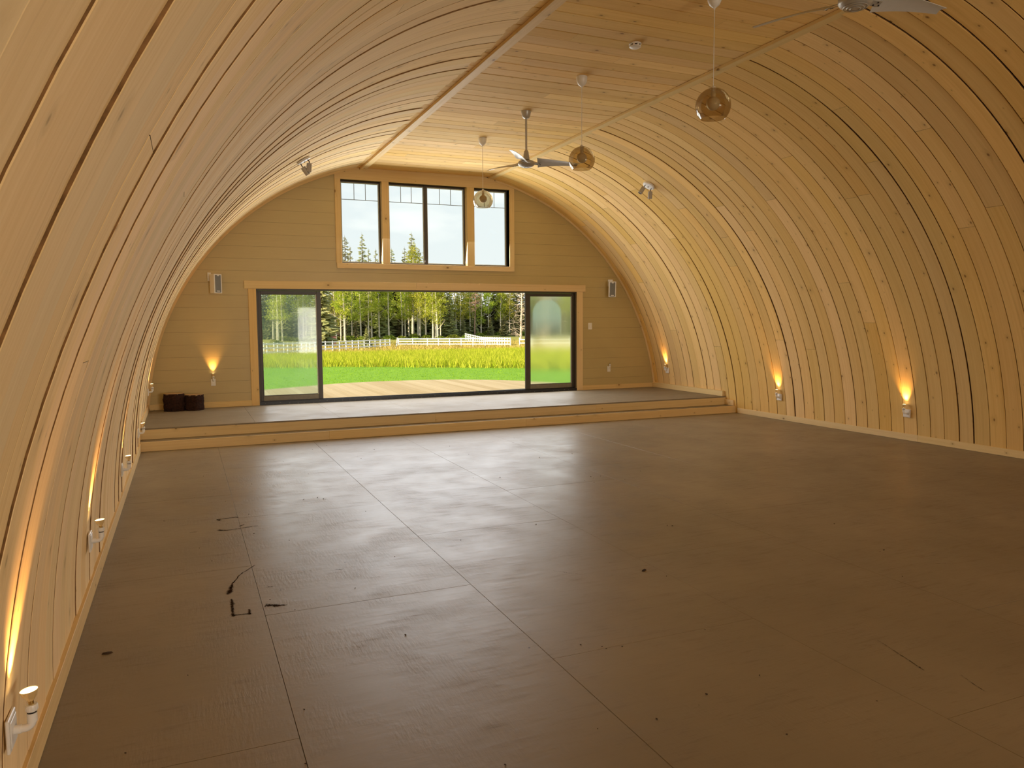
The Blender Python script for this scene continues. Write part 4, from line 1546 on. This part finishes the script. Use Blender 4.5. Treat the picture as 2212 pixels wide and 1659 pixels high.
def aspen_bark():
    t = NT('aspen_bark')
    tc = t.t.nodes.new('ShaderNodeTexCoord')
    mp = t.n('ShaderNodeMapping', Vector=tc.outputs['Object']); mp.inputs['Scale'].default_value = (6, 6, 1.6)
    n = t.noise(mp.outputs[0], 1.0, 4, 0.6)
    c = t.ramp(n, [(0.32, (0.16, 0.13, 0.10)), (0.44, (0.58, 0.52, 0.39)), (0.8, (0.72, 0.65, 0.50))])
    t.principled(c, 0.8, None, 0.2)
    return t.m


MAT['aspen_bark'] = aspen_bark()
MAT['conifer_bark'] = plain('conifer_bark', (0.15, 0.10, 0.07), 0.9, 0.1, var=0.4, scale=4)
MAT['dead_wood'] = plain('dead_wood', (0.62, 0.50, 0.38), 0.8, 0.2, var=0.25, scale=3)


def blades(name, n, area, h, w, mat, label, ok=None, lean=0.3):
    g = np.random.default_rng(len(name))
    m = MB()
    k = 0
    while k < n:
        x = g.uniform(area[0], area[1]); y = g.uniform(area[2], area[3])
        if ok is not None and not ok(x, y, g):
            continue
        hh = g.uniform(*h); ww = g.uniform(*w); a = g.uniform(0, PI)
        dx, dy = math.cos(a) * ww / 2, math.sin(a) * ww / 2
        lx, ly = g.normal(0, lean) * hh, g.normal(0, lean) * hh
        z = zg(x, y) - .02
        v = float(g.uniform(0, 1))
        m.add([(x - dx, y - dy, z), (x + dx, y + dy, z), (x + lx * .5 + dx * .7, y + ly * .5 + dy * .7, z + hh * .6), (x + lx, y + ly, z + hh), (x + lx * .5 - dx * .7, y + ly * .5 - dy * .7, z + hh * .6)], [(0, 1, 2, 3, 4)], None, 0, (v, v, v))
        k += 1
    return tag(m.build(name, mat), label, 'grass', kind='stuff')


def edge_d(x, y):
    return y - 49.0 + 1.05 * x


def in_view(x, y):
    return 0.02 < x / y < 0.60


blades('lawn_grass', 20000, (0, 26, 19.3, 46), (.03, .07), (.012, .028), MAT['lawn_blade'], 'short green lawn between the deck and the tall meadow grass',
       lambda x, y, g: in_view(x, y) and edge_d(x, y) < 0.5 and y > deck_top(min(max(x, .2), 8.7)) + .1)
blades('tall_grass', 52000, (2, 44, 20, 68), (.28, .62), (.025, .055), MAT['tall_blade'], 'tall yellow green meadow grass beyond the lawn',
       lambda x, y, g: in_view(x, y) and edge_d(x, y) > g.normal(0, .5))
blades('dry_grass', 15000, (3, 68, 62, 125), (.25, .55), (.08, .16), MAT['dry_blade'], 'golden dry pasture grass round the white fences',
       lambda x, y, g: in_view(x, y))


# ------------------------------------------------------------------ white rail fences
def fence(line, n_posts, label, zs=(0.42, 0.80, 1.17), post_h=1.28, ends=True, rail_h=.13, post_w=.11):
    (x0, y0), (x1, y1) = line
    root = empty('rail_fence', (x0, y0, zg(x0, y0)))
    tag(root, label, 'fence', 'white board fences in the pasture')
    base = Vector((x0, y0, zg(x0, y0)))
    P = []
    for i in range(n_posts):
        t = i / (n_posts - 1)
        x, y = x0 + (x1 - x0) * t, y0 + (y1 - y0) * t
        P.append(Vector((x, y, zg(x, y))) - base)
    d = Vector((x1 - x0, y1 - y0, 0)).normalized()
    ang = math.atan2(d.y, d.x)
    for p in P:
        m = MB()
        m.box((-post_w / 2, -post_w / 2, -.2), (post_w / 2, post_w / 2, post_h), 0, M=Matrix.Translation(p) @ Matrix.Rotation(ang, 4, 'Z'), bev=.01)
        m.build('post', MAT['fence_white'], root)
    nrm = Vector((d.y, -d.x, 0))
    if nrm.dot(Vector((x0, y0, 0))) > 0:
        nrm = -nrm
    for zr in zs:
        m = MB()
        for p, q in zip(P[:-1], P[1:]):
            a, b = p + nrm * (post_w / 2 + .022), q + nrm * (post_w / 2 + .022)
            vs = []
            for (c, s) in ((a, -1), (b, 1)):
                for (dn, dz) in ((-.02, -rail_h / 2), (.02, -rail_h / 2), (.02, rail_h / 2), (-.02, rail_h / 2)):
                    vs.append(c + nrm * dn + Vector((0, 0, zr + dz)))
            m.add(vs, [(0, 1, 2, 3), (7, 6, 5, 4), (0, 4, 5, 1), (1, 5, 6, 2), (2, 6, 7, 3), (3, 7, 4, 0)])
        m.build('rail', MAT['fence_white'], root)
    return root


fence(((4.6, 70.5), (26.2, 103.9)), 21, 'long white three rail fence running away on the left, in shade')
fence(((29.7, 112.4), (32.6, 107.2)), 3, 'short white fence return at the corner behind the leaning post')
fence(((32.6, 107.2), (40.0, 93.7)), 8, 'sunlit white fence across the middle of the doorway view')
fence(((40.6, 95.2), (47.2, 131.5)), 22, 'white fence of closely seen posts running away at the back', zs=(0.80, 1.17))
fence(((40.75, 92.4), (46.5, 82.0)), 7, 'short white two rail fence beside the right door panel', zs=(0.55, 1.0))
m = MB()
m.box((-.09, -.06, -.2), (.09, .06, 1.45), 0, M=Matrix.Rotation(math.radians(9), 4, 'Y'), bev=.01)
o = m.build('gate_post', MAT['fence_white'])
o.location = (26.9, 103.2, zg(26.9, 103.2))
tag(o, 'white gate post leaning in the fence gap', 'post')


# ------------------------------------------------------------------ trees
def aspen_parts(h, rad, seed, lo=0.42, spread=1.0):
    rs = np.random.default_rng(seed)
    tr = MB()
    pts, rr = [], []
    ph = rs.uniform(0, 6.28)
    bend = rs.uniform(-.05, .05)
    for i in range(11):
        t = i / 10
        pts.append((bend * h * t * t + .12 * math.sin(3 * t + ph) * t, .1 * math.sin(4 * t + ph + 1) * t, h * .94 * t - .1))
        rr.append(rad * (1 - .78 * t) + .012)
    tr.tube(pts, rr, 8)
    P = [Vector(p) for p in pts]
    tips = []
    for k in range(15):
        t = rs.uniform(lo * .55, .93)
        i = min(9, int(t * 10)); c = P[i].lerp(P[i + 1], t * 10 - i)
        a = rs.uniform(0, 6.28); L = (1.15 - t) * h * .16 * rs.uniform(.6, 1.3) * spread
        d = Vector((math.cos(a) * L, math.sin(a) * L, L * rs.uniform(.5, 1.1)))
        tr.tube([c, c + d * .5 + Vector((0, 0, -.05 * L)), c + d], [rad * .22, rad * .15, rad * .06], 5)
        if t > lo * .8:
            tips.append(c + d)
    lf = MB()
    ncl = 74
    for k in range(ncl):
        t = lo + (1.02 - lo) * (k + rs.uniform(0, 1)) / ncl
        i = min(9, int(min(t, .999) * 10)); c = P[i].lerp(P[min(i + 1, 10)], t * 10 - i)
        w = h * .115 * spread * (math.sin(PI * min(1, max(0.05, (t - lo + .10) / (1.12 - lo)))) ** .7)
        a = rs.uniform(0, 6.28); q = w * math.sqrt(rs.uniform(.05, 1))
        cc = Vector((c.x + math.cos(a) * q, c.y + math.sin(a) * q, min(c.z, h * .96)))
        if tips and rs.uniform() < .3:
            cc = tips[int(rs.integers(len(tips)))]
        s = rs.uniform(.35, .75) * h / 12
        shade = rs.uniform(.1, .9)
        for j in range(int(rs.integers(26, 44))):
            o_ = Vector(rs.normal(0, 1, 3)) * s * .55
            o_.z *= .75
            p = cc + o_
            n_ = Vector(rs.normal(0, 1, 3)).normalized()
            u_ = n_.orthogonal().normalized(); v_ = n_.cross(u_)
            sz = rs.uniform(.06, .125)
            col = min(1, max(0, shade + rs.normal(0, .22)))
            lf.add([p - u_ * sz, p - v_ * sz * .8, p + u_ * sz, p + v_ * sz * .8], [(0, 1, 2, 3)], None, 0, (col, col, col))
    return tr, lf


ORD = ['first', 'second', 'third', 'fourth', 'fifth', 'sixth', 'seventh', 'eighth', 'ninth', 'tenth', 'eleventh', 'twelfth', 'thirteenth', 'fourteenth', 'fifteenth', 'sixteenth', 'seventeenth', 'eighteenth', 'nineteenth', 'twentieth',
       'twenty-first', 'twenty-second', 'twenty-third', 'twenty-fourth', 'twenty-fifth', 'twenty-sixth', 'twenty-seventh', 'twenty-eighth', 'twenty-ninth', 'thirtieth', 'thirty-first']

ASPENS = [(14.4,139.0,14.2,0.16),(15.0,137.0,12.9,0.16),(18.8,140.0,13.5,0.18),(20.3,141.0,12.4,0.13),(25.2,139.0,12.2,0.12),(25.9,138.0,11.2,0.14),(26.4,137.0,12.4,0.32),(28.9,143.0,12.0,0.13),(30.1,141.0,11.3,0.15),(31.8,142.0,12.1,0.20),(32.6,143.0,11.4,0.13),(34.3,144.0,12.8,0.22),(35.9,143.0,12.0,0.17),(39.3,146.0,12.5,0.20),(40.2,147.0,11.7,0.18),(41.2,148.0,13.7,0.16),(42.3,149.0,18.6,0.20),(41.9,144.0,14.1,0.20),(42.0,143.0,12.6,0.26),(42.6,141.0,12.8,0.26),(43.4,139.0,12.2,0.20),(44.2,140.0,11.5,0.14),(44.0,138.0,12.5,0.24),(44.9,139.0,11.0,0.14),(52.5,152.0,13.0,0.30),(52.8,150.0,11.6,0.13),(56.0,153.0,12.1,0.20),(57.3,155.0,11.6,0.16),(58.1,152.0,10.9,0.15),(59.8,152.0,11.5,0.16),(62.6,152.0,11.2,0.14),(63.6,153.0,10.6,0.12),(64.7,152.0,11.0,0.12),(65.6,140.0,11.8,0.15),(71.1,146.0,11.5,0.15),(72.0,142.0,12.0,0.15)]
meshes = []
for k in range(6):
    tr, lf = aspen_parts(12.0, .19 if k % 2 else .15, 40 + k, lo=[.30, .38, .46, .26, .42, .34][k], spread=[1.25, 1.1, 1.0, 1.35, 1.15, 1.05][k])
    to = tr.build('trunk', MAT['aspen_bark'], smooth=60); lo_ = lf.build('foliage', MAT['aspen_leaf'])
    meshes.append((to.data, lo_.data))
    bpy.data.objects.remove(to); bpy.data.objects.remove(lo_)
order = sorted(range(len(ASPENS)), key=lambda i: ASPENS[i][0] / ASPENS[i][1])
n_open = 0
where = {}
for i in order:
    x, y, h, r_ = ASPENS[i]
    q = x / y
    if q < 0.165:
        where[i] = 'aspen seen through the hazy left door pane'
    elif q > 0.448:
        where[i] = 'aspen behind the fogged right door pane'
    else:
        where[i] = '%s aspen from the left in the open doorway view' % ORD[n_open]
        n_open += 1
for i, (x, y, h, r_) in enumerate(ASPENS):
    k = (i * 5 + 1) % 6
    root = empty('aspen_tree', (x, y, zg(x, y)), (i * 1.7) % 6.28)
    s = h / 12.0
    root.scale = (s * (0.75 + 1.0 * r_), s * (0.75 + 1.0 * r_), s)
    for nm, me in zip(('trunk', 'foliage'), meshes[k]):
        c = bpy.data.objects.new(nm, me); COL.objects.link(c); c.parent = root
    tag(root, where[i], 'tree', 'aspens at the forest edge')
    if where[i].startswith('aspen seen'):
        root['label'] = ['tall white trunked aspen at the far left of the hazy door pane', 'shorter aspen at the far left of the hazy door pane, in front of the taller', 'aspen in the middle of the hazy left door pane, thicker trunk', 'slim aspen in the hazy left door pane, nearest the open doorway'][[0, 1, 2, 3][i] if i < 4 else 3]
    if where[i].startswith('aspen behind'):
        root['label'] = {33: 'aspen left of centre behind the fogged door pane', 34: 'middle aspen behind the fogged door pane', 35: 'aspen farthest right behind the fogged door pane'}.get(i, where[i])


def spruce_parts(h, seed, sparse=0.0, wide=0.165, low=0.04):
    rs = np.random.default_rng(seed)
    tr = MB()
    tr.tube([(0, 0, -.1), (0, 0, h * .5), (0, 0, h * .985)], [h * .014, h * .009, .015], 7)
    lf = MB()
    nl = int(34)
    for i in range(nl):
        t = low + (1 - low) * i / nl
        L0 = h * wide * (1 - t) ** .82 * (1 - .25 * (1 - min(1, t / .18))) + .10
        nb = int(9 - 4 * t)
        a0 = rs.uniform(0, 6.28)
        for j in range(nb):
            if rs.uniform() < sparse:
                continue
            a = a0 + 6.28 * j / nb + rs.normal(0, .2)
            L = L0 * rs.uniform(.62, 1.25)
            z = h * t + rs.normal(0, .12)
            droop = (.10 + .42 * (1 - t)) * L
            d = Vector((math.cos(a), math.sin(a), 0)); sd = Vector((-d.y, d.x, 0))
            w = L * rs.uniform(.20, .30) + .06
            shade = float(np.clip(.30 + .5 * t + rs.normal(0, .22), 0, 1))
            c0 = Vector((0, 0, z)); c1 = d * (L * .55) + Vector((0, 0, z - droop * .7)); c2 = d * L + Vector((0, 0, z - droop * .75))
            hang = Vector((0, 0, -.16 * L - .08))
            lf.add([c0, c1 + sd * w, c2, c1 - sd * w], [(0, 1, 2, 3)], None, 0, (shade,) * 3)
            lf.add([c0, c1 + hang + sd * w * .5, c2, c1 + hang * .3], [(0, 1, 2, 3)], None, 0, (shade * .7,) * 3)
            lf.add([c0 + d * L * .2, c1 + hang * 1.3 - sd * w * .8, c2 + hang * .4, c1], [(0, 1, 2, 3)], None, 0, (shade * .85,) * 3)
            for q in range(2):
                f_ = rs.uniform(.35, .85); pb = c0.lerp(c2, f_) + Vector((0, 0, -droop * .15)); sg = 1 if q else -1
                tipv = pb + (d * .45 + sd * sg) * w * rs.uniform(.9, 1.4) + hang * .35
                lf.add([pb - d * w * .3, tipv, pb + d * w * .3], [(0, 1, 2)], None, 0, (shade * .9,) * 3)
    lf.add([(0.05, 0, h * .93), (-.03, .05, h * .93), (-.03, -.05, h * .93), (0, 0, h * 1.01)], [(0, 1, 3), (1, 2, 3), (2, 0, 3)], None, 0, (.6,) * 3)
    return tr, lf


smesh = []
for k in range(5):
    tr, lf = spruce_parts(14.0, 70 + k, sparse=[0, .08, .15, .05, .2][k], wide=[.17, .15, .135, .19, .15][k])
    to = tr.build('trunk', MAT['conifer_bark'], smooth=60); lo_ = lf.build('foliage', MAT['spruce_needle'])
    smesh.append((to.data, lo_.data)); bpy.data.objects.remove(to); bpy.data.objects.remove(lo_)
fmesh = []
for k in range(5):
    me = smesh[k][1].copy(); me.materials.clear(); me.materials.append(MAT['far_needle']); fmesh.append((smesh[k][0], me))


def spruce(i, x, y, h, label, group=None, src=smesh, fat=1.0):
    root = empty('spruce_tree', (x, y, zg(x, y)), (i * 2.1) % 6.28)
    s = h / 14.0
    root.scale = (s * fat, s * fat, s)
    for nm, me in zip(('trunk', 'foliage'), src[i % 5]):
        c = bpy.data.objects.new(nm, me); COL.objects.link(c); c.parent = root
    return tag(root, label, 'tree', group)


SPIRES = [(30.5,156.0,20.3),(30.7,152.0,18.0),(34.4,158.0,21.1),(34.8,154.0,17.8),(36.7,156.0,17.9),(40.3,157.0,18.2),(43.9,160.0,18.7),(44.9,158.0,21.7),(45.9,156.0,18.3),(48.1,160.0,18.3)]
SL = ['tall spruce spire at the left of the left clerestory window', 'shorter spruce beside the leftmost tall spire in the left clerestory window', 'tallest spruce spire in the left clerestory window', 'spruce spire right of the tallest one in the left clerestory window', 'small spruce spire at the right side of the left clerestory window',
      'spruce spire at the left of the middle clerestory window', 'spruce spire just left of the tallest one in the middle clerestory window', 'tallest spruce spire in the middle clerestory window', 'spruce spire just right of the tallest one in the middle clerestory window', 'spruce spire against the meeting stile of the middle clerestory window']
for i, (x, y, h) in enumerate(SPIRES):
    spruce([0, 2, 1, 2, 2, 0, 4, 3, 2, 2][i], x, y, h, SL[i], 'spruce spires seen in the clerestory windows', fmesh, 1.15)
# light green aspen crown that rises into the middle clerestory window is the seventeenth aspen of the list above
FILL = [(12.4,157.5,12.2),(13.6,158.5,11.1),(14.7,161.0,13.0),(16.0,162.9,12.4),(16.5,156.7,10.4),(18.0,158.6,12.6),(19.6,159.9,11.5),(20.9,160.1,12.9),(21.0,151.4,11.9),(23.6,159.6,11.7),(25.5,162.1,11.1),(25.8,156.3,10.7),(26.6,152.2,10.3),(29.5,162.6,12.7),(29.2,154.6,11.2),(30.6,155.2,12.0),(33.3,161.9,11.6),(34.6,161.3,10.5),(34.4,153.0,11.1),(38.0,161.9,10.4),(37.4,153.5,11.0),(39.1,154.4,11.5),(42.3,162.9,10.8),(41.6,155.9,10.9),(43.8,160.2,12.6),(45.0,158.4,13.4),(45.0,155.0,11.1),(47.3,157.1,10.4),(47.4,151.9,12.4),(49.3,153.4,13.3),(50.4,152.9,11.5),(52.1,154.8,10.8),(54.1,155.5,10.7),(56.7,158.7,12.1),(58.1,158.4,11.9),(59.0,156.2,12.1),(60.1,154.6,9.0),(63.1,157.6,12.1),(64.3,158.0,12.5),(65.7,158.6,11.9),(66.1,156.6,11.8),(69.0,159.5,12.8),(67.3,151.7,13.6),(69.9,154.0,10.6),(71.8,154.8,11.9),(73.5,155.4,12.9),(75.2,155.5,13.0),(78.1,157.8,14.1),(77.8,153.7,12.9),(79.4,153.2,13.2),(80.4,152.2,11.6),(86.6,161.0,13.2),(12.2,149.3,7.2),(14.3,148.3,4.1),(16.4,146.1,7.4),(18.8,146.0,4.5),(21.6,145.9,6.7),(24.8,148.2,4.4),(26.7,145.6,6.7),(29.7,146.4,6.4),(32.3,147.1,6.2),(35.2,145.8,8.0),(39.4,149.4,3.5),(42.1,149.8,3.8),(44.2,148.7,4.2),(46.9,147.6,6.8),(49.1,146.1,7.8),(52.1,146.4,4.3),(55.5,149.5,4.8),(59.2,149.5,3.8),(60.5,145.1,4.6),(63.6,146.5,5.0),(67.0,147.1,3.7),(70.1,146.7,7.0),(74.2,147.4,4.4),(76.5,146.0,5.6)]
FILL += [(29.6, 150.5, 14.6), (31.6, 151.0, 15.2), (33.6, 150.0, 14.2), (35.6, 152.0, 15.0), (37.4, 151.0, 14.6), (39.6, 152.0, 15.2), (41.3, 153.0, 14.8), (44.0, 152.0, 15.4), (46.8, 153.5, 15.2)]
for i, (x, y, h) in enumerate(FILL):
    if h > 9:
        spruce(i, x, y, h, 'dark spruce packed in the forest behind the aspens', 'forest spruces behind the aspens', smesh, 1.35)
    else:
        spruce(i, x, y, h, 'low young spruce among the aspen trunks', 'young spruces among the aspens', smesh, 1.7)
spruce(3, 19.3, 118.0, 13.0, 'large spruce whose boughs show at the left edge of the open doorway', None, smesh, 1.15)
spruce(0, 21.65, 98.0, 2.9, 'small blue green spruce standing at the left fence', None, smesh, 1.8)
spruce(1, 28.8, 139.0, 3.4, 'small spruce behind the left fence under the aspens', None, smesh, 1.7)
spruce(2, 27.4, 140.5, 4.0, 'narrow young spruce beside the thickest aspen trunk', None, smesh, 1.5)


# bare dead trees
def dead_tree(x, y, h, rad, seed, label, mat, lo=.06, up_=.35):
    rs = np.random.default_rng(seed)
    root = empty('dead_tree', (x, y, zg(x, y)))
    m = MB()
    pts = [(.25 * math.sin(2.2 * i / 9) * (i / 9), .1 * math.sin(i), h * i / 9 - .1) for i in range(10)]
    m.tube(pts, [rad * (1 - .85 * i / 9) + .012 for i in range(10)], 8)
    m.build('trunk', mat, root, smooth=60)
    b = MB()
    P = [Vector(p) for p in pts]
    for k in range(74):
        t = rs.uniform(lo, .97); i = min(8, int(t * 9)); c = P[i].lerp(P[i + 1], t * 9 - i)
        a = rs.uniform(0, 6.28); L = h * .20 * (1.1 - t) * rs.uniform(.5, 1.2) + .15
        d = Vector((math.cos(a), math.sin(a), up_ * rs.uniform(-.5, 1.6)))
        e1 = c + d * L * .5 + Vector((0, 0, .08 * L)); e2 = c + d * L
        b.tube([c, e1, e2], [.035, .026, .012], 5)
        for q in range(4):
            p = c.lerp(e2, rs.uniform(.35, .95)); dd = (d + Vector(rs.normal(0, .8, 3))) * L * .3
            b.tube([p, p + dd], [.018, .008], 4)
    b.build('branches', mat, root)
    return tag(root, label, 'tree')


dead_tree(56.3, 127.0, 11.8, .22, 5, 'bare dead pale tree beside the right door panel', MAT['dead_wood'])
MAT['dead_red'] = plain('dead_red', (0.42, 0.26, 0.18), 0.8, 0.2, var=0.25, scale=3)
dead_tree(55.2, 148.0, 11.5, .14, 8, 'bare reddish dead tree high in the middle right of the forest', MAT['dead_red'], .45, .2)
dead_tree(25.0, 141.0, 9.5, .12, 11, 'bare reddish dead tree beside the thickest aspen trunk', MAT['dead_red'], .1, .0)


# shrubs at the forest edge
def shrub_mesh(seed):
    rs = np.random.default_rng(seed)
    m = MB()
    for j in range(420):
        p = Vector(rs.normal(0, 1, 3)); p = p.normalized() * rs.uniform(.3, 1) ** .5
        p = Vector((p.x, p.y, abs(p.z) * .8))
        n_ = Vector(rs.normal(0, 1, 3)).normalized(); u_ = n_.orthogonal().normalized(); v_ = n_.cross(u_)
        sz = rs.uniform(.07, .13); c = float(np.clip(rs.normal(.5, .25), 0, 1))
        m.add([p - u_ * sz, p - v_ * sz, p + u_ * sz, p + v_ * sz], [(0, 1, 2, 3)], None, 0, (c, c, c))
    return m


sh = [shrub_mesh(3), shrub_mesh(4)]
shm = []
for q in sh:
    o = q.build('shrub', MAT['shrub_leaf']); shm.append(o.data); bpy.data.objects.remove(o)
SHR = [(x, 134 + (i * 7) % 9, .7 + .5 * ((i * 37) % 10) / 10) for i, x in enumerate(np.arange(14, 84, 1.9))]
for i, (x, y, s) in enumerate(SHR):
    o = bpy.data.objects.new('shrub', shm[i % 2]); COL.objects.link(o)
    yy = y + (x > 50) * 12
    o.location = (float(x), float(yy), zg(x, yy)); o.scale = (s * 1.2, s * 1.2, s); o.rotation_euler = (0, 0, i)
    tag(o, 'low leafy shrub along the foot of the forest', 'shrub', 'shrubs along the forest foot')

# low reddish block with pale top, put in for a reddish shape in the pane
r = empty('outbuilding', (20.2, 122.0, zg(20, 122)))
tag(r, 'low reddish outbuilding with pale roof seen through the hazy left door pane', 'building')
MAT['red_wall'] = plain('red_wall', (0.42, 0.20, 0.17), 0.8, 0.2, var=0.1, scale=2)
MAT['pale_roof'] = plain('pale_roof', (0.75, 0.77, 0.75), 0.5, 0.3, scale=2)
m = MB(); m.box((-1.7, -1.2, -.2), (1.7, 1.2, 1.55)); m.build('wall_box', MAT['red_wall'], r)
m = MB(); m.box((-1.85, -1.35, 1.551), (1.85, 1.35, 1.75), bev=.02); m.build('roof', MAT['pale_roof'], r)
